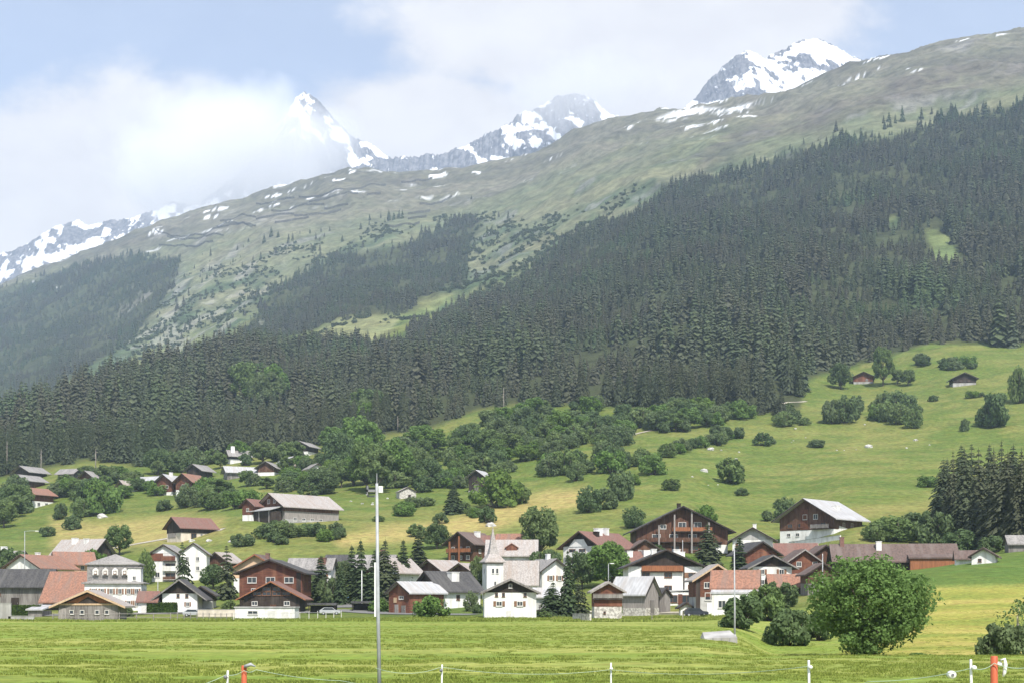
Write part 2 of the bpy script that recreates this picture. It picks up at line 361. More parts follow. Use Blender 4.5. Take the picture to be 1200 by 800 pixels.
    r1 = int(np.argmax(Yg > 212)); r2 = int(np.argmax(Yg > 900)); r3 = len(Yg)-1
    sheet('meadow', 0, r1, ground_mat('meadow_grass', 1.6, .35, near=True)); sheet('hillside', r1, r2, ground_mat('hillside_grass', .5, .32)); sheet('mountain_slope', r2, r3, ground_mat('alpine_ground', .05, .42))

def ground_mat(name, s, amt, near=False):
    m, t, out = nt(name); b = N(t, 'ShaderNodeBsdfPrincipled'); at = N(t, 'ShaderNodeVertexColor', layer_name='ground_colour')
    nz = noise(t, (1,1,1), s, 8, .62); fine = noise(t, (1,1,1), s*6, 6, .6)
    v = math_n(t, 'ADD', maprange(t, nz, .25, .75, 1-amt, 1+amt), maprange(t, fine, .3, .7, -.14, .14))
    if near:
        st = noise(t, (.22,1.1,1), 1.0, 6, .6, rot=(0,0,.05)); v = math_n(t, 'MULTIPLY', v, maprange(t, st, .3, .7, .87, 1.13))
    hs = N(t, 'ShaderNodeHueSaturation'); t.links.new(at.outputs[0], hs.inputs['Color']); t.links.new(v, hs.inputs['Value'])
    hue = noise(t, (1,1,1), s*.35, 4); t.links.new(maprange(t, hue, .3, .7, .485, .512), hs.inputs['Hue'])
    t.links.new(hs.outputs[0], b.inputs['Base Color']); b.inputs['Roughness'].default_value = .95; b.inputs['Specular IOR Level'].default_value = .1
    bp = N(t, 'ShaderNodeBump'); bp.inputs['Strength'].default_value = .6; bp.inputs['Distance'].default_value = .35/s
    t.links.new(nz, bp.inputs['Height']); t.links.new(bp.outputs[0], b.inputs['Normal']); t.links.new(b.outputs[0], out.inputs[0])
    return m

# forest outlines, as seen, laid on the ground they stand on: (outline, least distance, greatest distance, square metres per tree)
FORESTS = [
 ([(-160,505),(0,500),(50,484),(100,458),(200,430),(300,404),(430,411),(466,408),(480,380),(520,374),(560,352),(600,337),(660,288),(700,265),(745,255),(790,226),(870,200),(940,178),(1000,166),(1060,158),(1150,133),(1200,122),(1330,92),(1330,385),(1200,404),(1090,402),(1040,418),(985,432),(945,446),(938,478),(880,486),(800,487),(740,478),(690,474),(600,474),(560,480),(500,503),(430,512),(380,520),(300,530),(240,534),(160,545),(100,538),(20,556),(-160,575)], 520, 2700, 52),
 ([(300,406),(270,400),(300,372),(322,338),(380,312),(400,302),(480,284),(550,254),(566,262),(548,290),(548,326),(500,348),(476,368),(400,371),(366,388),(330,396)], 1600, 3300, 75),
 ([(-160,350),(0,338),(60,322),(150,300),(212,304),(200,340),(178,370),(150,402),(100,432),(60,462),(0,488),(-160,500)], 1700, 4200, 85),
]
CLEAR = [[(1084,268),(1112,276),(1130,318),(1096,310)], [(1040,252),(1056,252),(1056,268),(1042,268)], [(270,455),(300,455),(290,470),(262,470)]]
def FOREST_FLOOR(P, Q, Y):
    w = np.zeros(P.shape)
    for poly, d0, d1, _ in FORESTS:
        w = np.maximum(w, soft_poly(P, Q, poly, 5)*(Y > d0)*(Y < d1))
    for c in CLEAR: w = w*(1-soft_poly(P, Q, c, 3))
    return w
build_ground()

# tracks and lanes, laid a little above the grass
def strip(name, pts, width, m, dmin=150, lift=.10):
    P3 = [ground_at(x, y, dmin) for x, y in pts]; path = []
    for a, b in zip(P3, P3[1:]):
        n = max(2, int(math.dist(a[:2], b[:2])/1.5))
        path += [(a[0]+(b[0]-a[0])*i/n, a[1]+(b[1]-a[1])*i/n) for i in range(n)]
    path.append(P3[-1][:2]); mb = MB(); vs = []
    for i, (x, y) in enumerate(path):
        x0, y0 = path[max(i-1, 0)]; x1, y1 = path[min(i+1, len(path)-1)]; l = math.hypot(x1-x0, y1-y0) or 1
        nx, ny = -(y1-y0)/l*width/2, (x1-x0)/l*width/2
        for s in (-1, -.33, .33, 1): vs.append((x+nx*s, y+ny*s, tz(x+nx*s, y+ny*s)+lift))
    mb.add(vs, [(4*i+k, 4*i+k+1, 4*i+k+5, 4*i+k+4) for i in range(len(path)-1) for k in range(3)])
    return tag(mb.build(name, M[m]), kind='structure')
strip('farm_track', [(132,642),(160,637),(195,631),(230,626),(262,620)], 3.2, 'track_gravel', 300, .14)
strip('village_lane', [(52,721),(150,719),(230,717),(300,719),(400,715),(480,719),(556,720)], 4.5, 'asphalt', 225, .12)
strip('village_yard', [(690,716),(760,718),(830,716),(870,712)], 5, 'track_gravel', 225, .12)
strip('lane', [(400,712),(408,704),(416,696),(418,690)], 5, 'asphalt', 240, .12)
strip('hill_path', [(700,520),(740,510),(790,497),(850,484),(905,476),(945,470)], 2.2, 'track_gravel', 450, .2)

# ------------------------------------------------------------------ snow peaks behind the ridge
def peak(label_kind, crest, dist, drop, seed, snow_polys, bias, rough=1.0, slope=1.0):
    px = np.arange(crest[0][0]-30, crest[-1][0]+31, 1.0); cy = np.interp(px, [c[0] for c in crest], [c[1] for c in crest])
    off = np.linspace(-drop, drop*.7, 150)
    Y = dist+off[:, None]+np.zeros(len(px)); X = (px-600)/F*dist+np.zeros((len(off), 1))
    zc = EYE+(HZ-cy)/F*dist; zc = zc + rough*((fbm(X[0]/60, X[0]*0, 5, seed)-.5)*60+(fbm(X[0]/14, X[0]*0, 3, seed+20, True)-.5)*26)*np.ones(len(px))
    edge = sstep(0, 30, px-px[0])*sstep(0, 30, px[-1]-px)
    rid = fbm(X/150+off[:, None]/400, off[:, None]/420+X/900, 5, seed+3, True)-.45
    g = np.abs(off)[:, None]
    Z = zc-g*slope*(.75+.35*fbm(X/300, Y/300, 3, seed+9)) + rid*np.minimum(g*.55, 150)*rough
    Z = Z-(1-edge)*300
    P = 600+F*X/Y; Q = row_of(X, Y, Z)
    gx = np.gradient(Z, axis=1)/np.maximum(np.gradient(X, axis=1), .1)
    nz = fbm(X/42+Z/90, Z/60, 6, seed+5); s = nz + bias - rid*.25 
    for poly, w in snow_polys: s = s+soft_poly(P, Q, poly, 5)*w
    snow = sstep(.40, .60, s)
    V = np.stack([X, Y, Z], -1).reshape(-1, 3); nr, nc = X.shape; idx = np.arange(nr*nc).reshape(nr, nc)
    q = np.stack([idx[:-1,:-1], idx[:-1,1:], idx[1:,1:], idx[1:,:-1]], -1).reshape(-1, 4)
    me = np_mesh('snow_peak', V, q, M['peak_rock'], True)
    a = me.attributes.new('snow_cover', 'FLOAT', 'POINT'); a.data.foreach_set('value', snow.astype(np.float32).ravel())
    return tag(link('snow_peak', me), kind='structure')
m, t, out = nt('peak_rock'); b = N(t, 'ShaderNodeBsdfPrincipled'); at = N(t, 'ShaderNodeAttribute', attribute_name='snow_cover')
nz = noise(t, (1.6,1,.55), .03, 10, .72, rot=(0,.55,0)); n2 = noise(t, (1,1,1), .11, 6, .7); n3 = noise(t, (3.2,1,.5), .02, 6, .6, rot=(0,-.5,0))
rock = mix(t, (.235,.24,.265), (.105,.112,.135), maprange(t, nz, .36, .62)); rock = mix(t, rock, (.25,.235,.22), maprange(t, n2, .58, .72, 0, .6))
brk = math_n(t, 'ADD', math_n(t, 'MULTIPLY', at.outputs['Fac'], .95), maprange(t, nz, .25, .75, -.62, .62, False)); brk = math_n(t, 'ADD', brk, maprange(t, n2, .3, .7, -.16, .16, False)); brk = math_n(t, 'ADD', brk, maprange(t, n3, .3, .7, -.4, .4, False))
col = mix(t, rock, (.80,.82,.86), maprange(t, brk, .42, .60))
t.links.new(col, b.inputs['Base Color']); b.inputs['Roughness'].default_value = .9; b.inputs['Specular IOR Level'].default_value = .15
bp = N(t, 'ShaderNodeBump'); bp.inputs['Strength'].default_value = .9; bp.inputs['Distance'].default_value = 14; t.links.new(nz, bp.inputs['Height']); t.links.new(bp.outputs[0], b.inputs['Normal'])
t.links.new(b.outputs[0], out.inputs[0]); M['peak_rock'] = m
peak('left', [(-120,345),(-40,316),(0,298),(40,282),(68,266),(80,262),(92,257),(104,264),(140,257),(184,246),(205,236),(214,238),(240,240),(290,215)], 6300, 520, 51, [([(-60,300),(60,280),(90,290),(200,250),(260,235),(260,270),(0,340),(-60,345)], .08)], -.02, .5, .8)
peak('spire', [(240,235),(290,195),(320,160),(335,135),(346,116),(357,108),(366,110),(378,124),(392,140),(412,158),(440,172),(458,184),(500,200)], 7000, 620, 57, [([(340,120),(362,108),(368,140),(352,150),(344,140)], .10), ([(380,140),(455,180),(425,200),(412,190),(395,160)], .07), ([(362,172),(378,172),(378,184),(366,184)], .2), ([(200,240),(340,160),(390,170),(405,195),(300,225)], -.25)], -.02, .55, 1.25)
peak('middle', [(380,205),(413,196),(440,187),(470,186),(498,184),(530,176),(560,164),(586,152),(606,135),(632,124),(652,112),(668,108),(686,110),(700,122),(716,136),(740,140),(760,150)], 5750, 420, 63, [([(600,150),(660,150),(662,165),(600,192),(560,200)], .10), ([(415,195),(540,178),(545,196),(440,206)], -.2), ([(700,120),(725,132),(722,142),(706,140)], .4), ([(640,112),(690,108),(700,135),(640,140)], -.1)], -.06, .6, 1.1)
peak('right', [(770,150),(800,128),(815,116),(826,100),(840,86),(862,64),(872,61),(884,62),(897,70),(912,60),(930,50),(944,47),(958,46),(972,52),(988,62),(1004,67),(1028,67),(1060,70)], 5500, 520, 69, [([(880,66),(905,70),(940,55),(960,70),(985,80),(975,100),(910,118),(890,100)], .24), ([(905,66),(945,46),(1000,64),(990,74),(940,62)], .3), ([(815,118),(830,92),(866,62),(878,75),(872,95),(850,110),(826,120)], -.22), ([(850,92),(880,85),(885,100),(860,102)], .18), ([(800,122),(850,116),(905,112),(880,130),(800,140)], .15), ([(935,62),(952,62),(950,68),(937,68)], -.4), ([(960,72),(990,74),(985,86),(960,84)], -.3)], 0, .5, 1.1)

# ------------------------------------------------------------------ air
HAZE_DENSITY, HAZE_COLOUR = .86e-4, (.60,.77,1.0)
hz = MB().box(-3300, 3300, -90, 5000, -14, 1480).mesh('haze', bpy.data.materials.new('haze_air'))
m = hz.materials[0]; m.use_nodes = True; t = m.node_tree
for n in list(t.nodes): t.nodes.remove(n)
out = t.nodes.new('ShaderNodeOutputMaterial'); v = t.nodes.new('ShaderNodeVolumePrincipled')
v.inputs['Color'].default_value = HAZE_COLOUR+(1,); v.inputs['Density'].default_value = HAZE_DENSITY; v.inputs['Anisotropy'].default_value = 0.0
t.links.new(v.outputs[0], out.inputs['Volume'])
tag(link('haze', hz), kind='stuff')

# cloud bank lying against the far peaks
def cloud(x0, x1, y0, y1, z0, z1, dens, seed, sc):
    cx, cy, cz = (x0+x1)/2, (y0+y1)/2, (z0+z1)/2; hx, hy, hz_ = (x1-x0)/2, (y1-y0)/2, (z1-z0)/2
    bm = bmesh.new(); bmesh.ops.create_icosphere(bm, subdivisions=3, radius=1.0)
    for w in bm.verts: w.co = Vector((w.co.x*hx, w.co.y*hy, w.co.z*hz_))
    me = bpy.data.meshes.new('cloud'); bm.to_mesh(me); bm.free()
    m = bpy.data.materials.new('cloud_vapour'); m.use_nodes = True; t = m.node_tree
    for n in list(t.nodes): t.nodes.remove(n)
    out = t.nodes.new('ShaderNodeOutputMaterial'); v = t.nodes.new('ShaderNodeVolumePrincipled'); v.inputs['Color'].default_value = (1,1,1,1); v.inputs['Anisotropy'].default_value = .2
    tc = t.nodes.new('ShaderNodeTexCoord'); mp = t.nodes.new('ShaderNodeMapping'); mp.inputs['Scale'].default_value = (1/hx, 1/hy, 1/hz_); t.links.new(tc.outputs['Object'], mp.inputs[0])
    ln = t.nodes.new('ShaderNodeVectorMath'); ln.operation = 'LENGTH'; t.links.new(mp.outputs[0], ln.inputs[0])
    nz = noise(t, (1,1,1), 1/sc, 4, .6); e = math_n(t, 'ADD', math_n(t, 'SUBTRACT', 1.0, ln.outputs['Value']), math_n(t, 'MULTIPLY', math_n(t, 'SUBTRACT', nz, .5), 1.5))
    t.links.new(math_n(t, 'MULTIPLY', maprange(t, e, 0.05, .6), dens), v.inputs['Density']); t.links.new(v.outputs[0], out.inputs['Volume'])
    me.materials.append(m); o = link('cloud', me, None, (cx, cy, cz)); return tag(o, kind='stuff')
def zrow(py, d): return EYE+(HZ-py)/F*d
cloud((110-600)/F*5900, (450-600)/F*5900, 5250, 5950, zrow(285,5600), zrow(80,5600), .0066, 1, 300)
cloud((560-600)/F*5350, (790-600)/F*5350, 5080, 5480, zrow(165,5300), zrow(50,5300), .0035, 2, 260)

# ------------------------------------------------------------------ sky and sun
SUN_EL, SUN_AZ = 51.0, 163.0        # the sun stands high behind the camera, a little to the right (azimuth clockwise from +Y)
w = bpy.data.worlds.new('World'); SC.world = w; w.use_nodes = True; t = w.node_tree
for n in list(t.nodes): t.nodes.remove(n)
out = t.nodes.new('ShaderNodeOutputWorld'); sky = t.nodes.new('ShaderNodeTexSky'); sky.sky_type = 'NISHITA'; sky.sun_disc = False
sky.sun_elevation = R(SUN_EL); sky.sun_rotation = R(SUN_AZ); sky.altitude = 1300; sky.dust_density = 2.2; sky.air_density = 1.0
bg = t.nodes.new('ShaderNodeBackground'); bg.inputs['Strength'].default_value = .125
tc = t.nodes.new('ShaderNodeTexCoord'); sp = t.nodes.new('ShaderNodeSeparateXYZ'); t.links.new(tc.outputs['Generated'], sp.inputs[0])
den = math_n(t, 'MAXIMUM', math_n(t, 'ABSOLUTE', sp.outputs[1]), .12); U = math_n(t, 'DIVIDE', sp.outputs[0], den); W = math_n(t, 'DIVIDE', sp.outputs[2], den)
cb = t.nodes.new('ShaderNodeCombineXYZ'); t.links.new(U, cb.inputs[0]); t.links.new(W, cb.inputs[1])
nz = noise(t, (1,1.5,1), 7.5, 7, .58, vec=cb.outputs[0]); nz2 = noise(t, (1,1.3,1), 2.6, 3, .5, vec=cb.outputs[0])
def blob(cx, cy, rx, ry):                    # a cloud bank in one bearing of the sky
    a = math_n(t, 'DIVIDE', math_n(t, 'SUBTRACT', U, (cx-600)/F), rx/F); b = math_n(t, 'DIVIDE', math_n(t, 'SUBTRACT', W, (HZ-cy)/F), ry/F)
    return math_n(t, 'SUBTRACT', 1.0, math_n(t, 'SQRT', math_n(t, 'ADD', math_n(t, 'MULTIPLY', a, a), math_n(t, 'MULTIPLY', b, b))))
bl = blob(110,215,300,165)
for q in [(700,40,330,120), (520,150,260,90), (900,10,150,70), (760,120,120,60)]: bl = math_n(t, 'MAXIMUM', bl, blob(*q))
hzn = maprange(t, W, .30, -.05, -.8, .35, False)
bl = math_n(t, 'MAXIMUM', bl, hzn)
cov = math_n(t, 'ADD', bl, math_n(t, 'MULTIPLY', math_n(t, 'SUBTRACT', nz, .5), 1.5)); cov = math_n(t, 'ADD', cov, math_n(t, 'MULTIPLY', math_n(t, 'SUBTRACT', nz2, .5), .5))
cl = t.nodes.new('ShaderNodeBackground'); cl.inputs['Strength'].default_value = .99
t.links.new(mix(t, (.52,.515,.54), (.585,.58,.595), maprange(t, nz, .35, .65)), cl.inputs[0])
thin = t.nodes.new('ShaderNodeMixRGB')
t.links.new(sky.outputs[0], bg.inputs[0])
ms = t.nodes.new('ShaderNodeMixShader'); t.links.new(maprange(t, cov, .0, .40, .38, 1.0), ms.inputs[0]); t.links.new(bg.outputs[0], ms.inputs[1]); t.links.new(cl.outputs[0], ms.inputs[2]); t.links.new(ms.outputs[0], out.inputs[0])
t.nodes.remove(thin)
sd = bpy.data.lights.new('sun', 'SUN'); sd.energy = 3.6; sd.angle = R(.53); sd.color = (1.0, .955, .88); so = bpy.data.objects.new('sun', sd); COL.objects.link(so)
dirv = Vector((math.sin(R(SUN_AZ))*math.cos(R(SUN_EL)), math.cos(R(SUN_AZ))*math.cos(R(SUN_EL)), math.sin(R(SUN_EL))))
so.rotation_euler = dirv.to_track_quat('Z', 'Y').to_euler(); so.location = (0, -40, 60)

# ------------------------------------------------------------------ camera and render settings
cd = bpy.data.cameras.new('camera'); cam = bpy.data.objects.new('camera', cd); COL.objects.link(cam); SC.camera = cam
cam.location = (0, 0, EYE); cam.rotation_euler = (R(90), 0, 0); cd.sensor_width = 36; cd.sensor_fit = 'HORIZONTAL'
cd.lens = 36*F/1200; cd.shift_y = (HZ-400)/1200; cd.clip_start = .5; cd.clip_end = 20000
SC.view_settings.view_transform = 'Standard'; SC.view_settings.look = 'None'; SC.view_settings.gamma = 1; SC.view_settings.use_curve_mapping = False
SC.view_settings.exposure = .80
SC.cycles.max_bounces = 6; SC.cycles.diffuse_bounces = 2; SC.cycles.transmission_bounces = 2; SC.cycles.volume_bounces = 4; SC.cycles.transparent_max_bounces = 8
SC.cycles.use_denoising = True; SC.cycles.use_adaptive_sampling = False; SC.cycles.volume_max_steps = 64; SC.cycles.sample_clamp_indirect = 6
try: SC.cycles.denoiser = 'OPENIMAGEDENOISE'; SC.cycles.denoising_prefilter = 'ACCURATE'; SC.cycles.denoising_input_passes = 'RGB_ALBEDO_NORMAL'
except Exception: pass
# ------------------------------------------------------------------ plants
def spruce_meshes(seed, h, rad, whorls, per, sprays, mat, droop=.3, bare=.1, shape=.85):
    """a conifer: tapered trunk, whorls of drooping boughs built from small ragged sprays"""
    r = random.Random(seed); V = []; Fq = []
    def quad(a, b, c, d):
        n = len(V); V.extend([a, b, c, d]); Fq.append((n, n+1, n+2, n+3))
    lean = (r.uniform(-.02,.02), r.uniform(-.02,.02)); side = r.uniform(0, 6.28)
    for i in range(whorls):
        f = (i+r.uniform(-.55,.55))/whorls; f = min(max(f, 0), .985); z = h*(bare+(1-bare)*f)
        R0 = rad*(1-f)**shape*(.55+.45*min(1, f*6+.5)) + .12
        for k in range(per):
            a = 2*math.pi*(k+r.random()*.9)/per + i*1.3; L = R0*r.uniform(.55, 1.2)*(1+.14*math.cos(a-side))
            if r.random() < .07: continue
            ca, sa = math.cos(a), math.sin(a); up = .25*(f-.35)
            pr = None
            for s in range(sprays):
                t0, t1 = s/sprays, (s+1.25)/sprays; w = L*(.40 if sprays == 1 else .26 if sprays < 4 else .19)*(1-.55*t0)*r.uniform(.75,1.25)+.1
                def P(t, o, dz=0): 
                    t = min(t, 1.08)
                    return (lean[0]*z+ca*L*t-sa*o, lean[1]*z+sa*L*t+ca*o, z+L*(up*t-droop*t*t)+dz)
                dr = -w*r.uniform(.35,.8)
                quad(P(t0, 0, .05), P((t0+t1)/2, -w, dr), P(t1, 0, 0), P((t0+t1)/2, w, dr))
                if sprays > 1: quad(P(t0,0,.1), P((t0+t1)/2, 0, -w*1.1), P(t1, r.uniform(-.2,.2)*w, -.1), P((t0+t1)/2, 0, w*.25))
    quad((lean[0]*h-.12, lean[1]*h, h-1.6), (lean[0]*h, lean[1]*h-.1, h-1.4), (lean[0]*h, lean[1]*h, h+.5), (lean[0]*h+.12, lean[1]*h+.1, h-1.5))
    crown = np_mesh('crown', V, Fq, mat)
    tr = MB().tube([(0,0,-1.5), (lean[0]*h*.4, lean[1]*h*.4, h*.4), (lean[0]*h, lean[1]*h, h*.97)], [h*.0145, h*.0095, .03], 6).mesh('trunk', M['bark'], True)
    return crown, tr

def leaf_quads(r, centre, rads, n, size, out, shell=.55, flat=1.0):
    """n ragged leaf clumps in a lobe, most of them near its skin"""
    n = int(n*1.15); d = r.normal(size=(n, 3)); d /= np.linalg.norm(d, axis=1)[:, None]
    rr = (shell+(1-shell)*r.random(n)**.6)*(1+.22*(vnoise(d[:,0]*2.2+centre[0], d[:,1]*2.2+d[:,2]*1.7+centre[1], 5)-.5)*2)
    p = np.array(centre)+d*rr[:, None]*np.array(rads)
    nrm = d*.75+r.normal(size=(n, 3))*.55+np.array([0,0,.25]); nrm /= np.linalg.norm(nrm, axis=1)[:, None]
    a = np.cross(nrm, r.normal(size=(n, 3))); a /= np.linalg.norm(a, axis=1)[:, None]+1e-9; b = np.cross(nrm, a)
    s = size*(.55+.9*r.random(n))[:, None]; k = .45+.4*r.random((n,1))
    q = np.stack([p-a*s, p-b*s*k+nrm*s*.15, p+a*s, p+b*s*k+nrm*s*.15], 1); out.append(q.reshape(-1, 3))

def broadleaf_meshes(seed, h, w, lobes, leaves, size, mat, trunk_h=.28, bark='bark', squash=.8, stems=1, skirt=False):
    r = np.random.default_rng(seed); out = []; limbs = MB(); z0 = h*trunk_h; cs = []
    for i in range(lobes):
        f = (i+.5)/lobes; zz = z0+(h-z0)*(.12+.76*f) if not skirt else h*(.12+.70*f)
        ring = w*.5*math.sqrt(max(.05, 1-((f-.38)/.72)**2))
        a = i*2.4+r.random()*1.2; rad = ring*(.2+.68*math.sqrt(r.random())); lr = w*(.12+.11*r.random())*(.75+.35*(1-abs(f-.4)))
        c = (math.cos(a)*rad, math.sin(a)*rad, zz); cs.append(c)
        nl = int(leaves/lobes*(.7+.6*r.random())); leaf_quads(r, c, (lr, lr, min(lr*squash, h*.3)), nl, size, out)
    q = np.concatenate(out); q[:, 2] = np.maximum(q[:, 2], .05); n = len(q)//4
    crown = np_mesh('crown', q, np.arange(n*4).reshape(n, 4), mat)
    tb = h*.022+.05
    if stems == 1: limbs.tube([(0,0,-.8), (.05,.03,z0*.6), (0,.05,z0*1.1), (0,0,h*.7)], [tb*1.3, tb, tb*.8, tb*.2], 7)
    else:
        for k in range(stems):
            a = 6.28*k/stems; limbs.tube([(math.cos(a)*.1, math.sin(a)*.1, -.5), (math.cos(a)*w*.18, math.sin(a)*w*.18, h*.35), (math.cos(a)*w*.28, math.sin(a)*w*.28, h*.75)], [tb*.7, tb*.5, tb*.15], 5)
    for c in cs[::2]:
        limbs.tube([(0,0,z0*.75), (c[0]*.5, c[1]*.5, z0*.7+c[2]*.25), c], [tb*.5, tb*.3, tb*.08], 5)
    return crown, limbs.mesh('trunk', M[bark], True)

def crown_tree(seed, h, w, lobes, leaves, size, mat):
    """an old field tree: many small leaf masses on a rounded crown, gaps between them, limbs inside"""
    r = np.random.default_rng(seed); out = []; limbs = MB(); cs = []
    limbs.tube([(0,0,-.8),(.1,0,h*.18),(0,.1,h*.35),(.1,.1,h*.6)], [.42,.34,.26,.12], 9)
    for i in range(lobes):
        u = (i+.5)/lobes; ph = i*2.39996; cz = 1-1.97*u; rr = math.sqrt(max(0, 1-cz*cz))
        q = .50+.36*r.random()+.06*math.sin(3*ph+1); bend = 1.0 if cz > -.2 else .92+.1*math.sin(2*ph)
        c = (math.cos(ph)*rr*w*.5*q*bend, math.sin(ph)*rr*w*.5*q*bend, h*.5+cz*h*.5*q*1.12); cs.append(c)
        lr = w*(.06+.085*r.random()); leaf_quads(r, c, (lr*1.15, lr*1.15, lr*.8), int(leaves/lobes*(.6+.8*r.random())*(lr/(w*.115))**2), size, out, .35)
    q = np.concatenate(out); q[:, 2] = np.maximum(q[:, 2], .1); n = len(q)//4
    for c in cs[::2]: limbs.tube([(0,0,h*.22), (c[0]*.45, c[1]*.45, h*.25+c[2]*.35), c], [.16,.09,.03], 5)
    return np_mesh('crown', q, np.arange(n*4).reshape(n, 4), mat), limbs.mesh('trunk', M['bark'], True)

def plant(name, meshes, loc, label, cat, group, sc=1.0, scz=None, rz=None, parts=('crown','trunk')):
    o = empty(name, loc, random.uniform(0, 6.28) if rz is None else rz); s = sc; e = random.uniform(.86, 1.16); o.scale = (s*e, s/e, scz or s)
    tag(o, label, cat, group)
    for nm, me in zip(parts, meshes): link(nm, me, o)
    return o

SPR = [spruce_meshes(100+i, 22, 3.4+.5*(i % 3), 32, 13, 4, M['needle_dark'], .52+.1*(i % 2), .06+.05*(i % 3), .8+.1*(i % 2)) for i in range(5)]
SPV = [spruce_meshes(140+i, 12, 2.4, 32, 11, 3, M['needle_village'], .45, .04) for i in range(3)]
SPC = [spruce_meshes(150+i, 12, 1.35, 40, 11, 2, M['needle_village'], .5, .02, .7) for i in range(2)]
LOOSE = [spruce_meshes(160, 11, 2.9, 20, 6, 3, M['needle_village'], .38, .08, .9)]
TREE = [broadleaf_meshes(200+i, 10, 8+.8*(i%3), 20+3*(i%3), 4600, .33, M[('leaf_green','leaf_bright','leaf_dark')[i % 3]], .2) for i in range(6)]
BUSH = [broadleaf_meshes(220+i, 4, 5.2+.5*(i%3), 13+3*(i%3), 2000, .25, M[('leaf_green','leaf_dark','leaf_bright','leaf_dark')[i % 4]], .0, squash=.75, stems=4, skirt=True) for i in range(6)]
BIG = crown_tree(250, 8.2, 10.2, 92, 22000, .14, M['field_leaf'])
OPEN = broadleaf_meshes(260, 5, 4.6, 12, 650, .13, M['leaf_green'], .18, bark='pale_bark')

# one stuff object of many small plants: points that carry copies of a few plant meshes
def scatter(name, pts, rot, scl, meshes_list, label=None):
    src = bpy.data.collections.new(name+'_kinds')
    for i, ms in enumerate(meshes_list):
        mb = bmesh.new()
        for me in ms: 
            n0 = len(mb.faces); mb.from_mesh(me); mb.faces.ensure_lookup_table()
            for f in mb.faces[n0:]: f.material_index = ms.index(me)
        me2 = bpy.data.meshes.new(name); mb.to_mesh(me2); mb.free()
        for me in ms: me2.materials.append(me.materials[0])
        src.objects.link(bpy.data.objects.new('%s_%02d' % (name, i), me2))
    me = bpy.data.meshes.new(name); me.from_pydata([tuple(p) for p in pts], [], [])
    for nm, typ, dat in (('rot','FLOAT_VECTOR',np.stack([0*rot, 0*rot, rot], 1)), ('scl','FLOAT_VECTOR',scl)):
        a = me.attributes.new(nm, typ, 'POINT'); a.data.foreach_set('vector', np.asarray(dat, np.float32).ravel())
    a = me.attributes.new('idx', 'INT', 'POINT'); a.data.foreach_set('value', RNG.integers(0, len(meshes_list), len(pts)).astype(np.int32))
    o = link(name, me); tag(o, kind='stuff')
    ng = bpy.data.node_groups.new(name, 'GeometryNodeTree')
    ng.interface.new_socket('Geometry', in_out='INPUT', socket_type='NodeSocketGeometry'); ng.interface.new_socket('Geometry', in_out='OUTPUT', socket_type='NodeSocketGeometry')
    gi, go = ng.nodes.new('NodeGroupInput'), ng.nodes.new('NodeGroupOutput'); ip = ng.nodes.new('GeometryNodeInstanceOnPoints')
    ci = ng.nodes.new('GeometryNodeCollectionInfo'); ci.inputs['Collection'].default_value = src; ci.inputs['Separate Children'].default_value = True; ci.inputs['Reset Children'].default_value = True
    ip.inputs['Pick Instance'].default_value = True
    def na(nm, dt):
        n = ng.nodes.new('GeometryNodeInputNamedAttribute'); n.data_type = dt; n.inputs[0].default_value = nm; return n.outputs[0]
    L = ng.links.new
    L(gi.outputs[0], ip.inputs['Points']); L(ci.outputs[0], ip.inputs['Instance']); L(na('rot','FLOAT_VECTOR'), ip.inputs['Rotation'])
    L(na('scl','FLOAT_VECTOR'), ip.inputs['Scale']); L(na('idx','INT'), ip.inputs['Instance Index']); L(ip.outputs[0], go.inputs[0])
    md = o.modifiers.new('scatter', 'NODES'); md.node_group = ng
    return o

def sample_area(polys, d0, d1, area, clear=(), jitter=None):
    xs = [p[0] for p in polys[0]]; x0, x1 = min(xs), max(xs); t0, t1 = (x0-600)/F, (x1-600)/F
    n = int((t1-t0)*(d1*d1-d0*d0)/2/area); D = np.sqrt(d0*d0+(d1*d1-d0*d0)*RNG.random(n)); T = t0+(t1-t0)*RNG.random(n)
    X, Y = T*D, D; Z = terrain(X, Y); P, Q = 600+F*X/Y, row_of(X, Y, Z)
    ok = in_poly(P, Q+(RNG.random(n)-.5)*8, polys[0])
    for c in clear: ok &= ~in_poly(P, Q, c)
    return np.stack([X, Y, Z], 1)[ok], P[ok], Q[ok]
main_pts, P, Q = sample_area([FORESTS[0][0]], FORESTS[0][1], FORESTS[0][2], FORESTS[0][3]*1.22, CLEAR)
keep = RNG.random(len(main_pts)) < sstep(.28, .52, fbm(main_pts[:,0]/38, main_pts[:,1]/55, 3, 77))*.8+.2; main_pts = main_pts[keep]
order = np.argsort(main_pts[:,1]); main_pts = main_pts[order]
pxm = 600+F*main_pts[:,0]/main_pts[:,1]; seen = (pxm > -15) & (pxm < 1215)
near_i = np.nonzero(seen)[0][:235]
for k in near_i:
    x, y, z = main_pts[k]; px = 600+F*x/y; s = random.uniform(.8, 1.22)
    zone = ('above the cottages on the left slope' if px < 330 else 'above the broadleaf wood in the middle' if px < 620 else 'above the bushy slope right of the middle' if px < 900 else 'bordering the high meadow on the right')
    plant('spruce_tree', SPR[random.randrange(5)], (x, y, z-.2), 'dark spruce in the forest front rows ' + zone, 'tree', 'front row forest spruces ' + zone, s*random.uniform(.92,1.08), s)
rest = np.delete(main_pts, near_i, 0); pts = [rest]
for poly, d0, d1, area in FORESTS[1:]:
    p, _, _ = sample_area([poly], d0, d1, area)
    kp = RNG.random(len(p)) < np.where(fbm(p[:,0]/80, p[:,1]/110, 4, 78) > .42, 1, .25); pts.append(p[kp])
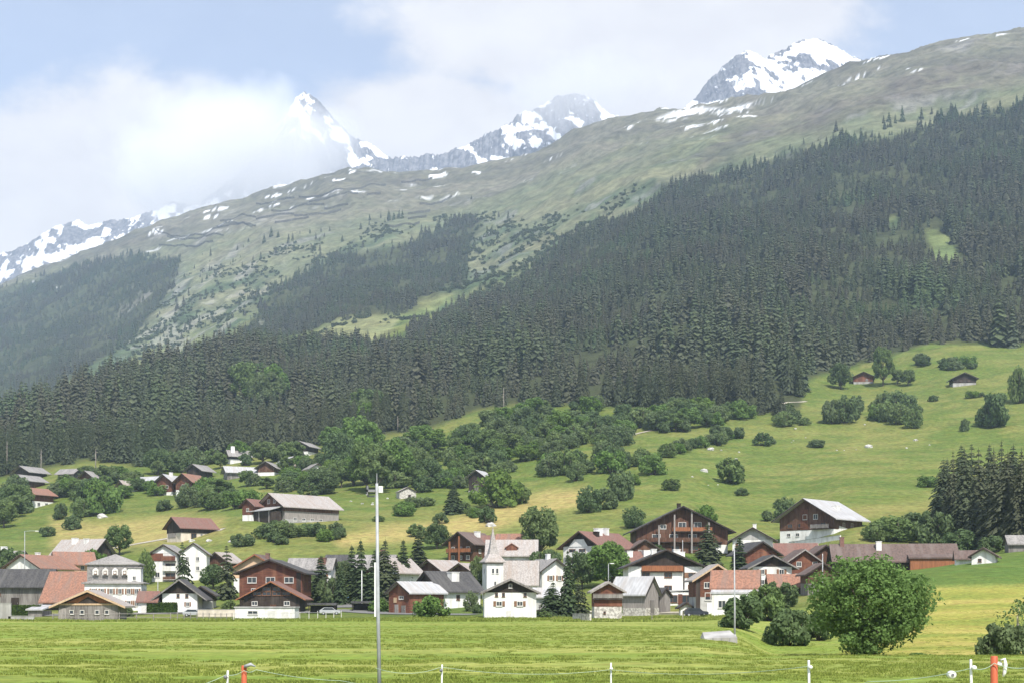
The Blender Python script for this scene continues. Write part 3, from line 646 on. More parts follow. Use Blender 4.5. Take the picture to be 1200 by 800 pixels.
# stray conifers above the timber line and on the far slope
for poly, d0, d1, area, th in [([(700,262),(745,225),(870,178),(1000,150),(1200,108),(1200,128),(1000,170),(870,202),(745,258)], 1500, 2600, 1500, .45),
                               ([(150,330),(300,280),(560,235),(640,270),(560,350),(330,400),(120,440)], 1600, 3400, 1500, .5)]:
    p, _, _ = sample_area([poly], d0, d1, area); pts.append(p[fbm(p[:,0]/90, p[:,1]/90, 3, 79) > th])
pts = np.concatenate(pts); n = len(pts); stand = .62+.62*sstep(.34, .66, fbm(pts[:,0]/55, pts[:,1]/75, 3, 95)); h = RNG.choice([.65,.85,1.0,1.1,1.3], n)*RNG.uniform(.82,1.15,n)*stand*np.interp(pts[:,1], [600,1500,2600], [.98,.84,.66]); wd = h*RNG.uniform(.85,1.25,n)
pts[:,2] -= .3
SPL = [spruce_meshes(180+i, 22, 4.2+.5*(i%3), 19, 8, 1, M['needle_far'], .85+.1*(i%2), .05+.05*(i%3), .7+.12*(i%3)) for i in range(5)]
scatter('forest', pts, RNG.uniform(0, 6.28, n), np.stack([wd, wd, h], 1), SPL)
print('forest trees', n)
# dwarf alder and juniper on the upper slopes
sp = []
for poly, d0, d1, area, th in [([(110,440),(200,330),(330,290),(560,240),(660,250),(600,320),(500,372),(330,398),(200,420)], 1500, 3600, 130, .50),
                               ([(470,372),(520,300),(700,235),(760,215),(700,262),(600,335),(520,372)], 1700, 2700, 110, .46)]:
    p, _, _ = sample_area([poly], d0, d1, area); sp.append(p[fbm(p[:,0]/70, p[:,1]/100, 4, 81) > th])
sp = np.concatenate(sp); n = len(sp); s = RNG.uniform(.7, 1.9, n)
SCR = [broadleaf_meshes(300+i, 3, 5, 5, 130, .62, M['scrub_leaf'], 0, stems=2, skirt=True) for i in range(3)]
scatter('alpine_scrub', sp, RNG.uniform(0, 6.28, n), np.stack([s, s, s*.9], 1), SCR)
print('scrub', n)

def at(kind, px, py, wpx, hpx, label, group=None, dmin=200, name=None, cat=None, hb=None, wb=None, variants=None, dmax=1300):
    """one plant with its foot at a point of the photograph's ground, width and height given in photograph pixels there"""
    x, y, z = ground_at(px, py, dmin, dmax); k = y/F
    lib = {'tree': (TREE,10,8.6), 'bush': (BUSH,4,5.8), 'spruce': (SPV,12,4.9), 'column': (SPC,12,2.5), 'forest_spruce': (SPR,22,7.2), 'loose': (LOOSE,11,6), 'open': ([OPEN],5,4.6), 'big': ([BIG],8.2,10.4)}[kind]
    ms = lib[0][variants if variants is not None else random.randrange(len(lib[0]))]
    nm = name or {'tree':'broadleaf_tree','bush':'bush','spruce':'spruce_tree','column':'slender_conifer','forest_spruce':'spruce_tree','loose':'larch_tree','open':'shrub','big':'broadleaf_tree'}[kind]
    bushy = nm in ('bush', 'shrub')
    return plant(nm, ms, (x, y, z-.1), label, cat or ('bush' if bushy else 'tree'), group, wpx*k/lib[2], hpx*k/lib[1], parts=('foliage','stem') if bushy else ('crown','trunk'))

# --- trees and bushes that stand apart
at('big', 1022, 769, 154, 118, 'large round broadleaf tree with dense leaves at the meadow edge, biggest crown in view', dmin=100)
at('bush', 925, 756, 62, 48, 'rounded green bush directly against the left flank of the big round tree', dmin=100, variants=1)
at('bush', 868, 736, 66, 42, 'wide green bush behind the slim metal pole and white slab', dmin=140, variants=3)
at('bush', 902, 727, 54, 46, 'tall bush in front of the low orange roofed shed', dmin=140, variants=0)
at('bush', 915, 712, 40, 34, 'round bush at the right end of the low orange roofed shed', dmin=160, variants=1)
at('bush', 960, 750, 44, 38, 'dark low bush tucked under the big round tree', dmin=100, variants=3)
at('bush', 1075, 772, 26, 8, 'small low bush on the ditch bank right of the big round tree', dmin=100, variants=2)
at('open', 1192, 772, 60, 74, 'airy shrub with thin leaves rising above the dark bushes at the right edge', dmin=100)
at('bush', 1172, 775, 52, 46, 'dark bushy shrub behind the orange fence post at the right', dmin=90, variants=1)
at('bush', 1204, 775, 50, 42, 'dark bush cut by the right edge of the photo', dmin=90, variants=3)
at('bush', 505, 723, 42, 27, 'round bright bush alone in front of the brown barn with pale roof', dmin=180, variants=2)
at('bush', 640, 724, 20, 10, 'little bush at the right foot of the white dark gabled house by the church', dmin=180, variants=0)
for px, py, w_, h_, kd, lab in [
 (266,702,36,66,'loose','loose branched conifer left of the red brown chalet'),
 (214,692,26,60,'loose','thin leafless looking tree in front of the three storey white house'),
 (413,706,22,68,'column','dark column conifer beside the blue sheet, left of the tall pole'),
 (425,708,22,76,'column','tallest dark column conifer just left of the tall pole'),
 (451,708,34,78,'spruce','broad dark conifer just right of the tall pole'),
 (474,690,22,58,'column','slim dark conifer in front of the grey roofed white houses'),
 (488,676,26,54,'column','pointed conifer on the grass behind the grey roofed white houses'),
 (377,706,26,56,'column','dark slender conifer at the corner of the white grey roofed house'),
 (386,707,28,34,'bush','leafy bush at the foot of the slender conifer beside the chalet'),
 (370,700,20,30,'bush','dark bush hugging the right wall of the red brown chalet'),
 (632,656,44,64,'tree','tall leafy tree above the church roofs'),
 (640,674,34,34,'bush','broad bush under the tall leafy tree behind the church'),
 (560,700,20,50,'tree','narrow dark tree left of the church tower'),
 (553,716,16,24,'bush','bush at the left corner of the white dark gabled house by the church'),
 (648,722,36,42,'spruce','bushy conifer right of the white dark gabled house'),
 (664,722,28,80,'spruce','tall light green conifer beside the log hut'),
 (678,720,28,46,'loose','half bare conifer left of the log hut on stone'),
 (682,690,34,44,'tree','dark leafy tree below the white house with balcony'),
 (712,690,44,56,'tree','dense dark tree behind the street lamp and grey barn'),
 (696,672,24,30,'bush','dark bush against the white wall of the red roofed house'),
 (830,672,42,60,'spruce','large dark conifer in front of the brown balcony chalet'),
 (864,684,26,56,'column','narrow conifer left of the white house with a black gable'),
 (808,676,28,26,'bush','dark bush at the foot of the large conifer by the balcony chalet'),
 (722,723,16,20,'bush','small dark bush beside the log hut on stone'),
 (140,650,30,36,'tree','round tree above the grey roof of the big white inn'),
 (108,664,30,22,'bush','dark bush between the orange roofs and the white inn'),
 (15,680,52,40,'bush','dark overgrown bush behind the slate roofed barn on the left edge'),
 (60,672,20,16,'bush','small bush beside the left lamp post'),
 (172,684,20,40,'bush','thin bush left of the three storey white house'),
 (512,643,28,30,'tree','dark round tree left of the brown chalet above the church'),
 (742,618,28,24,'bush','leafy bush at the upper left corner of the brown balcony chalet'),
 (828,612,22,22,'bush','bush peeping over the roof of the brown balcony chalet'),
 (400,708,22,52,'spruce','dark conifer right behind the low dark carport'), (438,709,24,66,'column','dark conifer directly behind the tall pole'), (462,706,24,50,'column','conifer between the broad dark conifer and the plank barn'), (432,700,30,30,'bush','bush at the feet of the conifers by the second carport'),
 (268,716,20,14,'bush','leafy shrub behind the cream garden wall'), (445,716,26,16,'bush','low shrub row at the foot of the tall pole trees'), (560,718,16,12,'bush','small shrub on the verge left of the church front house'),
 (344,700,22,30,'tree','small tree hugging the wall between the chalet and the grey roofed white house'), (402,690,24,34,'tree','leafy tree above the blue sheet'), (250,690,26,30,'tree','leafy tree behind the dark timber wing'), (150,722,18,13,'bush','shrub below the windows of the white inn'),
 (610,650,26,26,'tree','tree between the orange roof and the tall leafy tree'), (735,680,22,24,'bush','bush before the wall of the lower red roofed house'), (762,716,16,10,'bush','low shrub at the plank gable of the weathered barn'), (850,706,22,16,'bush','shrub under the porch of the bright orange roofed house'),
 (920,668,18,16,'bush','bush between the reddish low roof and the white grey roofed house'), (985,700,30,24,'bush','bush before the long barn at its left end'), (500,700,20,22,'bush','bush between the plank barn and the slate roofed house'), (770,650,22,14,'bush','bush on the lawn left below the balcony chalet'), (118,704,14,20,'bush','bush between the orange tiled barn and the inn'),
 (562,600,0,0,None,'')]:
    if kd: at(kd, px, py, w_, h_, lab, dmin=200)
# clump of tall dark spruces on the right
for i, (px, py, hh, w_) in enumerate([(1104,628,92,38),(1118,632,104,40),(1132,636,112,42),(1148,640,116,40),(1166,640,116,44),(1182,640,112,42),(1196,640,116,44),(1214,640,112,40),(1110,606,70,34),(1126,604,84,36),(1158,608,90,38),(1188,608,88,38),(1140,612,94,36),(1174,614,98,38),(1204,612,90,38)]):
    at('forest_spruce', px, py, w_, hh, 'tall dark spruce of the dense clump behind the far right houses', 'spruce clump on the right', dmin=240)
for px, py, w_, h_ in [(1050,634,56,30),(1075,632,50,34),(1030,634,40,24),(1095,640,44,46),(1068,618,22,18),(1125,646,40,26),(1160,648,40,22)]:
    at('bush', px, py, w_, h_, 'green bush in the thicket behind the long brown roofed barn', 'thicket behind the long barn', dmin=240)
# bushes alone on the hillside meadows: each with what it stands near
for px, py, w_, h_, lab in [
 (858,566,40,32,'shaggy bush alone on the open slope above the grey roofed white house'),
 (894,522,26,17,'small round bush high on the slope under the forest corner'),
 (765,556,32,26,'round dark bush at the lower right end of the hedge line on the slope'),
 (788,574,26,15,'pale low bush on the slope above the brown balcony chalet'),
 (870,580,16,9,'tiny faint bush on the slope below the shaggy lone bush'),
 (920,606,26,24,'bush touching the left gable of the big farmhouse on the slope'),
 (900,610,20,13,'low bush left of the big farmhouse on the slope'),
 (1085,570,24,14,'small oval bush alone left of the dark spruce clump'),
 (1165,500,42,44,'tall oval bush alone on the high meadow at right'),
 (1194,472,28,44,'leafy bush at the right edge of the high meadow'),
 (1093,470,14,8,'tiny bush below the small dark cabin on the high meadow'),
 (1138,466,16,9,'tiny low bush right below the dark cabin'),
 (1150,465,10,6,'smallest bush near the dark cabin'),
 (1130,505,12,16,'thin faint bush in the middle of the high meadow'),
 (985,456,24,30,'pale round tree left of the reddish cabin'),
 (1035,452,26,46,'green leafy tree right of the reddish cabin'),
 (1064,452,18,20,'small tree standing alone right of the reddish cabin'),
 (1052,450,16,18,'small tree between the leafy tree and the lone one near the reddish cabin'),
 (942,498,14,10,'small bush on the left part of the high meadow'),
 (958,524,20,10,'low bush among the white stones on the slope'),
 (903,520,12,10,'tiny bush beside the high path'),
 (560,640,10,8,''),
 (516,613,18,14,'small round bush on the hay slope above the church'),
 (488,628,24,16,'leaning bush on the hay slope left of the church spire'),
 (84,620,24,18,'round dark bush in the left meadow above the hay strip'),
 (56,628,18,13,'small round bush above the left lamp post'),
 (70,608,22,20,'left bush of the pair below the red roofed cottage'),
 (95,606,26,24,'right bush of the pair below the red roofed cottage'),
 (192,598,24,14,'low bush beneath the twin brown cottages'),
 (116,602,46,42,'big dark leafy bush in the middle of the left meadow edge'),
 (232,594,22,18,'bush on the bank right of the twin brown cottages'),
 (690,600,30,30,'left dark bush of the cluster beside the hay strip'),
 (728,586,34,36,'tall dark bush of the cluster right of the hay strip'),
 (708,596,34,26,'low dark bush in the middle of the cluster beside the hay strip'),
 (742,568,18,14,'smaller bush uphill of the cluster beside the hay strip'),
 (572,612,24,20,'bush on the boulder above the church spire'),
 (583,594,52,44,'large dark bush right of the small black barn'),
 (558,606,18,12,'low bush below the small black barn'),
 (606,590,30,26,'bush behind the large dark bush near the black barn')]:
    if lab: at('tree' if ('tree' in lab) else 'bush', px, py, w_, h_, lab, dmin=260)
at('spruce', 530, 602, 26, 38, 'dark pointed spruce left of the small black barn', dmin=300)
# thickets: bushes and trees nothing tells apart share a label
def thicket(poly, n, w, h, kinds, label, group, dmin=260, dmax=1000):
    x0, x1 = min(p[0] for p in poly), max(p[0] for p in poly); y0, y1 = min(p[1] for p in poly), max(p[1] for p in poly); k = 0
    tries = 0
    while k < n and tries < 9000:
        tries += 1; px, py = random.uniform(x0, x1), random.uniform(y0, y1)
        if not in_poly(np.array([px]), np.array([py]), poly)[0]: continue
        s = random.uniform(.7, 1.3); kd = random.choice(kinds); ww, hh = w*s, h*s*random.uniform(.85,1.15)
        if kd == 'forest_spruce': ww, hh = w*.8, h*1.9*s
        if kd == 'bush' and 'tree' in kinds: hh *= .75
        at(kd, px, py, ww, hh, label, group, dmin, dmax=dmax); k += 1
thicket([(1068,424),(1110,426),(1152,430),(1150,436),(1110,436),(1070,430)], 9, 16, 11, ['bush'], 'bush in the dark hedge above the dark cabin on the high meadow', 'hedge on the high meadow')
thicket([(955,490),(985,478),(1010,480),(1000,496),(970,500)], 5, 24, 24, ['bush'], 'bush in the left clump below the reddish cabin', 'left clump below the reddish cabin')
thicket([(1005,478),(1030,466),(1075,482),(1072,502),(1040,500),(1010,492)], 9, 24, 24, ['bush'], 'bush in the right clump below the reddish cabin', 'right clump below the reddish cabin')
thicket([(745,542),(800,522),(860,510),(935,492),(935,497),(860,518),(800,530),(748,550)], 20, 20, 15, ['bush'], 'bush in the long hedge rising across the slope to the forest corner', 'long hedge on the slope')
thicket([(625,572),(640,552),(720,532),(745,546),(720,556),(660,570)], 20, 27, 22, ['bush'], 'bush in the wide thicket above the hay strip', 'thicket above the hay strip')
thicket([(590,508),(700,490),(800,486),(880,490),(830,500),(740,522),(690,528),(620,545),(570,540)], 95, 24, 22, ['bush','bush','tree'], 'leafy bush in the wood edge between the forest and the right slope', 'bushy wood edge right of the middle')
thicket([(470,575),(560,545),(640,548),(640,560),(560,572),(500,585)], 12, 24, 18, ['bush'], 'bush on the grassy bank below the mixed wood', 'bank below the mixed wood')
thicket([(440,548),(500,520),(600,500),(610,540),(560,556),(480,575),(445,570)], 64, 26, 24, ['bush','tree','tree'], 'leafy tree in the mixed wood above the church', 'mixed wood above the church')
thicket([(800,484),(905,476),(934,480),(936,488),(880,493),(800,497)], 16, 18, 14, ['bush','bush','forest_spruce'], 'bush or young spruce at the forest foot above the long hedge on the slope', 'forest foot above the long hedge')
thicket([(600,478),(700,478),(740,484),(700,492),(600,498)], 14, 22, 18, ['bush','tree'], 'leafy bush touching the forest foot right of the middle', 'forest foot right of the middle')
thicket([(385,568),(400,545),(440,540),(478,560),(476,578),(420,578)], 14, 34, 48, ['tree'], 'bright broadleaf tree in the grove above the big wooden barn', 'broadleaf grove above the barn')
thicket([(330,548),(380,520),(430,515),(420,540),(385,566),(340,572)], 20, 24, 22, ['bush','tree'], 'leafy bush beside the forest cottages left of the broadleaf grove', 'bushes by the forest cottages')
thicket([(240,600),(262,575),(330,560),(392,560),(380,580),(300,585),(285,600)], 26, 28, 22, ['bush','bush','tree'], 'green bush in the thicket left of and above the big wooden barn', 'thicket around the big barn')
thicket([(272,640),(292,628),(330,620),(345,625),(330,640),(285,645)], 8, 26, 16, ['bush'], 'bush on the bank below the big wooden barn', 'bank below the big barn')
thicket([(330,628),(395,622),(402,628),(395,634),(345,634)], 10, 22, 15, ['bush'], 'bush in the low row at the foot of the big wooden barn', 'row below the big barn')
thicket([(410,612),(500,590),(508,598),(420,618)], 7, 20, 10, ['bush'], 'low bush in the line across the slope right of the big barn', 'low line right of the barn')
thicket([(-12,612),(20,575),(24,602),(4,625)], 9, 30, 30, ['bush','tree'], 'leafy bush in the dense growth at the left edge', 'growth at the left edge')
thicket([(62,585),(100,560),(160,560),(185,580),(150,590),(108,592)], 26, 22, 20, ['bush','tree'], 'leafy bush among the cottages on the left slope', 'bushes among the left cottages')
thicket([(200,588),(240,575),(262,570),(262,590),(225,596)], 8, 24, 20, ['bush'], 'bush on the bank right of the twin brown cottages on the left slope', 'bank right of the twin cottages')
thicket([(150,552),(260,540),(330,535),(330,545),(230,556),(160,562)], 14, 24, 26, ['tree','bush'], 'light leafy tree at the forest foot above the twin cottages', 'leafy forest foot on the left')
thicket([(405,505),(440,490),(445,505),(415,515)], 5, 30, 40, ['tree'], 'bright green broadleaf tree within the dark forest edge', 'bright trees in the forest edge')
thicket([(262,470),(300,462),(330,470),(320,482),(270,482)], 7, 26, 36, ['tree'], 'lighter green tree within the dark forest on the left', 'lighter trees inside the forest', dmin=500)
thicket([(520,604),(548,596),(570,604),(540,612)], 3, 16, 10, ['bush'], 'low bush around the spruce near the black barn', 'low bushes near the black barn')
# pale dead stems at the forest foot
for i, (px, py, hh, lab) in enumerate([(590,484,30,'bare pale dead trunk standing above the bushes in the middle of the forest edge'),(8,556,40,'bare pale dead trunk at the left edge of the forest foot'),(48,552,26,'bare pale trunk above the grey roofed cottages'),(112,548,22,'thin bare trunk at the left forest foot above the meadow tongue'),(466,505,18,'short bare trunk at the forest foot right of the broadleaf grove')]):
    x, y, z = ground_at(px, py, 400); k = y/F; r = random.Random(i); o = empty('dead_tree', (x, y, z)); tag(o, lab, 'dead tree')
    hgt = hh*k; MB().tube([(0,0,-1), (.1,0,hgt*.5), (.05,.1,hgt)], [.34,.24,.07], 6).build('trunk', M['pale_bark'], o, True)
    for j in range(5):
        a = r.uniform(0, 6.28); zz = hgt*r.uniform(.5,.92); MB().tube([(.08,0,zz), (math.cos(a)*1.3, math.sin(a)*1.3, zz-.15)], [.07,.02], 4).build('branch', M['pale_bark'], o)
# boulders
for px, py, s, lab in [(833,527,8,'pale boulder beside the hedge end on the slope'),(1018,524,9,'white boulder in the middle of the high slope'),(225,634,7,'pale boulder below the red roofed hill barn'),(245,634,7,'whitish boulder right below the red roofed hill barn'),(270,635,6,'small boulder on the bank right of the hill barn'),(120,606,12,'grey boulder under the big dark bush on the left meadow'),(825,552,9,'grey boulder beside the round dark bush'),(575,616,12,'grey boulder below the bush above the church spire'),(1073,516,5,'small white stone on the high slope')]:
    x, y, z = ground_at(px, py, 260); k = y/F; bm = bmesh.new(); bmesh.ops.create_icosphere(bm, subdivisions=2, radius=s*k*.55); r = random.Random(int(px))
    for v in bm.verts: v.co *= r.uniform(.75,1.15); v.co.z *= .7
    me = bpy.data.meshes.new('boulder'); bm.to_mesh(me); bm.free(); me.materials.append(M['boulder_stone']); tag(link('boulder', me, None, (x, y, z+.05)), lab, 'boulder')
for i in range(34):
    px, py = random.choice([(random.uniform(900,1010), random.uniform(498,535)), (random.uniform(1010,1180), random.uniform(478,530)), (random.uniform(400,500), random.uniform(578,600)), (random.uniform(800,900), random.uniform(525,570))])
    x, y, z = ground_at(px, py, 260); s = random.uniform(.3,.75); bm = bmesh.new(); bmesh.ops.create_icosphere(bm, subdivisions=1, radius=s)
    for v in bm.verts: v.co *= random.uniform(.75,1.2); v.co.z *= .65
    me = bpy.data.meshes.new('field_stone'); bm.to_mesh(me); bm.free(); me.materials.append(M['boulder_stone'])
    zone = 'high right slope' if px > 780 else 'slope right of the big barn'
    tag(link('field_stone', me, None, (x, y, z+.05)), 'small pale stone scattered on the grass of the ' + zone, 'stone', 'scattered stones on the ' + zone)
# grass of the near meadow
def blade_mesh(seed, n, h, spread):
    r = random.Random(seed); V = []; Fq = []
    for i in range(n):
        a = r.uniform(0, 6.28); x, y = r.gauss(0, spread), r.gauss(0, spread); hh = h*r.uniform(.5,1.2); w = .012; lx, ly = math.cos(a)*hh*r.uniform(.2,.9), math.sin(a)*hh*r.uniform(.2,.9)
        k = len(V); ca, sa = -math.sin(a)*w, math.cos(a)*w
        V += [(x-ca,y-sa,0), (x+ca,y+sa,0), (x+lx*.4+ca*.8,y+ly*.4+sa*.8,hh*.7), (x+lx*.4-ca*.8,y+ly*.4-sa*.8,hh*.7), (x+lx+.002,y+ly,hh*.95), (x+lx,y+ly+.002,hh*.95)]
        Fq += [(k,k+1,k+2,k+3), (k+3,k+2,k+4,k+5)]
    return np_mesh('grass', V, Fq, M['grass_blade'])
n = 52000; D = 24+(170-24)*RNG.random(n)**1.6; T = RNG.uniform(-.42,.42,n); X, Y = T*D, D
k = (fbm(X/2.2, Y/1.1, 3, 90)*.6+.4*fbm(X/14, Y/3, 3, 92) > .50); X, Y = X[k], Y[k]; n = len(X); s = RNG.uniform(.7,1.5,n)*np.interp(Y, [24,135], [.8,1.1])
s = s*np.interp(Y, [24,90,170], [1,.8,.35])*(.4+.8*fbm(X/9, Y/2.5, 3, 91))
n2 = 9000; Y2 = RNG.uniform(188, 236, n2); X2 = RNG.uniform(-.42, .17, n2)*Y2; k2 = fbm(X2/6, Y2/4, 3, 96) > .52; X2, Y2 = X2[k2], Y2[k2]
X = np.concatenate([X, X2]); Y = np.concatenate([Y, Y2]); s = np.concatenate([s, RNG.uniform(1.6, 4.2, len(X2))]); n = len(X)
scatter('grass', np.stack([X, Y, terrain(X, Y)], 1), RNG.uniform(0, 6.28, n), np.stack([s, s, s*.62], 1), [(blade_mesh(i, 26, .15, .14),) for i in range(4)])
# ------------------------------------------------------------------ buildings
_win = {}
def win_mesh(w, h, fm, shut, bars=True):
    key = (round(w, 2), round(h, 2), fm, shut)
    if key not in _win:
        t = min(.11, w*.12); f = MB(); d = .07
        f.box(-w/2, -w/2+t, -d, .03, 0, h).box(w/2-t, w/2, -d, .03, 0, h).box(-w/2+t, w/2-t, -d, .03, 0, t).box(-w/2+t, w/2-t, -d, .03, h-t, h)
        if w > .7: f.box(-t*.35, t*.35, -d*.8, .03, t, h-t)
        f.box(-w/2-.06, w/2+.06, -d-.06, -.005, -.07, -.005)
        p = MB().box(-w/2+t, w/2-t, -.018, .02, t, h-t); s = None
        if shut:
            s = (MB().box(-w/2-w*.45, -w/2-.03, -.09, -.03, 0, h).mesh('shutter', M['shutter_brown']), MB().box(w/2+.03, w/2+w*.45, -.09, -.03, 0, h).mesh('shutter', M['shutter_brown']))
        _win[key] = (f.mesh('window', M[fm]), p.mesh('pane', M['window_glass']), s)
    return _win[key]

def block(root, k, w, l, eave, rise, roof='grey_slate', wall='white_plaster', upper=None, hp=1.0, oe=6, og=5, ch=(), win=(), bal=(), door=(), off=(0,0), rot=0.0, kind='gable', edge='dark_timber', frame='window_frame', th=.28, panel=None, base=None, zoff=0.0):
    """walls, roof and fittings of one volume of a building; sizes in photograph pixels at its distance"""
    w, l, eave, rise, oe, og = w*k, l*k, eave*k, rise*k, oe*k, og*k
    def put(name, me, parent=root, loc=(0,0,0), rz=0.0):
        o = link(name, me, parent)
        if parent is root:
            T = Matrix.Translation((off[0]*k, off[1]*k, zoff*k)) @ Matrix.Rotation(R(rot), 4, 'Z') @ Matrix.Translation(loc) @ Matrix.Rotation(rz, 4, 'Z')
            o.matrix_local = T
        else: o.location = loc; o.rotation_euler = (0, 0, rz)
        return o
    hw, hl = w/2, l/2; low = -3.0
    ze = eave if upper is None else eave*hp
    gable = kind == 'gable'
    def sect(z0, top_gable, x): 
        return [(-x, z0), (x, z0), (x, eave), (0, eave+rise*x/hw), (-x, eave)] if (top_gable and gable) else [(-x, z0), (x, z0), (x, eave), (-x, eave)]
    if upper is None: put('wall', MB().extrude_y(sect(low, True, hw), -hl, hl).mesh('wall', M[wall]))
    else:
        if ze > .3: put('wall', MB().box(-hw, hw, -hl, hl, low, ze).mesh('wall', M[wall]))
        if ze < eave-.05:
            u = sect(ze if ze > .3 else low, True, hw+.05)
        else: u = [(-hw-.05, ze+.002), (hw+.05, ze+.002), (0, eave+rise)]
        put('upper_wall' if ze > .3 else 'wall', MB().extrude_y(u, -hl-.05, hl+.05).mesh('upper_wall', M[upper]))
    if base: put('plinth', MB().box(-hw-.08, hw+.08, -hl-.08, hl+.08, low, base[1]*k).mesh('plinth', M[base[0]]))
    sl = rise/hw if hw else 0
    if kind == 'gable':
        xe = hw+oe; zr, zee = eave+rise+.06, eave-oe*sl+.06
        ro = put('roof', MB().extrude_y([(-xe, zee), (0, zr), (xe, zee), (xe, zee+th), (0, zr+th*1.05), (-xe, zee+th)], -hl-og, hl+og).mesh('roof', M[roof]))
        for y0, y1 in ((-hl-og-.06, -hl-og-.005), (hl+og+.005, hl+og+.06)):
            bb = MB().extrude_y([(-xe-.02, zee-.10), (0, zr-.10), (0, zr+th*.8), (-xe-.02, zee+th*.75)], y0, y1).extrude_y([(xe+.02, zee-.10), (xe+.02, zee+th*.75), (0, zr+th*.8), (0, zr-.10)], y0, y1)
            link('bargeboard', bb.mesh('bargeboard', M[edge]), ro)
        roofz = lambda x, y: zr+th-abs(x)*sl
    elif kind == 'hip':
        X, Yh, z0, z1 = hw+oe, hl+oe, eave+.05, eave+rise; rl = max(hl-hw, 0.3)*.9
        ro = put('roof', MB().add([(-X,-Yh,z0),(X,-Yh,z0),(X,Yh,z0),(-X,Yh,z0),(-.1,-rl,z1),(.1,-rl,z1),(.1,rl,z1),(-.1,rl,z1),(-X,-Yh,z0-.25),(X,-Yh,z0-.25),(X,Yh,z0-.25),(-X,Yh,z0-.25)],
            [(0,1,5,4),(1,2,6,5),(2,3,7,6),(3,0,4,7),(4,5,6,7),(8,9,1,0),(9,10,2,1),(10,11,3,2),(11,8,0,3),(11,10,9,8)]).mesh('roof', M[roof]))
        roofz = lambda x, y: z1-.8
    elif kind == 'shed':
        xe = hw+oe; ro = put('roof', MB().extrude_y([(-xe, eave+.05), (xe, eave+rise+.05), (xe, eave+rise+.05+th), (-xe, eave+.05+th)], -hl-og, hl+og).mesh('roof', M[roof])); roofz = lambda x, y: eave+rise
    else:
        ro = put('roof', MB().box(-hw-oe, hw+oe, -hl-og, hl+og, eave+.02, eave+th).mesh('roof', M[roof])); roofz = lambda x, y: eave+th
    for c in ch:
        xf, yf, cw, hh = c[:4]; mt = c[4] if len(c) > 4 else 'white_plaster'; x, y = xf*hw, yf*hl; z = roofz(x, y)-.6; cw *= k/2; hh = hh*k+.6
        chb = MB().box(x-cw, x+cw, y-cw*1.2, y+cw*1.2, z, z+hh).box(x-cw-.08, x+cw+.08, y-cw*1.2-.08, y+cw*1.2+.08, z+hh, z+hh+.14)
        link('chimney', chb.mesh('chimney', M[mt]), ro)
    def frame_of(face):
        return {'f': (lambda u, o: (u, -hl-o), 0.0), 'b': (lambda u, o: (-u, hl+o), math.pi), 'r': (lambda u, o: (hw+o, u), math.pi/2), 'l': (lambda u, o: (-hw-o, -u), -math.pi/2)}[face]
    for it in win:
        face, us, z, ww, hh = it[:5]; fl = it[5] if len(it) > 5 else ''
        pf, rz = frame_of(face)
        for u in us:
            f, p, s = win_mesh(ww*k, hh*k, 'brown_frame' if 'b' in fl else frame, 's' in fl)
            x, y = pf(u*k, .062 if (upper and z*k >= ze-.01) or 'o' in fl else .012); wo = put('window', f, root, (x, y, z*k), rz)
            link('pane', p, wo)
            if s:
                for q in s: link('shutter', q, wo)
    for it in door:
        face, u, z, ww, hh, mt = it; pf, rz = frame_of(face); x, y = pf(u*k, .07)
        d = put('door', MB().box(-ww*k/2, ww*k/2, -.06, .05, 0, hh*k).mesh('door', M[mt]), root, (x, y, z*k), rz)
        link('handle', MB().box(ww*k*.32, ww*k*.32+.05, -.12, -.062, hh*k*.45, hh*k*.45+.14).mesh('handle', M['galvanised']), d)
    for it in bal:
        face, u0, u1, z, dep, rh, mt = it[:7]; pf, rz = frame_of(face); x, y = pf(0, .07); a, b_, z, dep, rh = u0*k, u1*k, z*k, dep*k, rh*k
        bo = put('balcony', MB().box(a, b_, -dep, 0, -.16, 0).mesh('balcony', M['dark_timber'] if mt != 'white_plaster' else M[mt]), root, (x, y, z), rz)
        rl = MB()
        if mt == 'white_plaster': rl.box(a, b_, -dep, -dep+.12, .002, rh).box(a, a+.12, -dep+.122, 0, .002, rh).box(b_-.12, b_, -dep+.122, 0, .002, rh)
        else:
            rl.box(a, b_, -dep-.03, -dep+.05, rh-.1, rh).box(a, b_, -dep+.0, -dep+.03, .12, rh-.14)
            nb = max(2, int((b_-a)/1.6))
            for i in range(nb+1): xx = a+(b_-a-.1)*i/nb; rl.box(xx, xx+.1, -dep-.06, -dep-.032, .002, rh)
        link('railing', rl.mesh('railing', M[mt]), bo)
        if len(it) > 7:
            for u in it[7]:
                pu, zt = u; link('post', MB().box(pu*k-.2, pu*k+.2, -dep-.4, -dep-.08, -z, zt*k-z).mesh('post', M[it[8]]), bo)
    if panel:
        for (face, pts, mt) in panel:
            pf, rz = frame_of(face); x, y = pf(0, .06); put('timber_panel', MB().extrude_y([(u*k, z*k) for u, z in pts], -.06, 0.03).mesh('timber_panel', M[mt]), root, (x, y, 0), rz)
    return put

def B(label, px, py, w, l, eave, rise, rot=0, name='house', cat=None, group=None, dmin=215, lift=0.0, dmax=1300, **kw):
    x, y, z = ground_at(px, py, dmin, dmax); k = y/F; a = R(rot); hd = (w*abs(math.sin(a))+l*abs(math.cos(a)))*k/2*.92
    yc = y+hd; xc = (px-600)/F*yc*(1-.0)
    o = empty(name, (xc, yc, z+lift*k), a); tag(o, label, cat or name.split('_')[-1], group)
    put = block(o, k*yc/y, w, l, eave, rise, **kw); o['k_'] = k*yc/y
    return o, k*yc/y, put

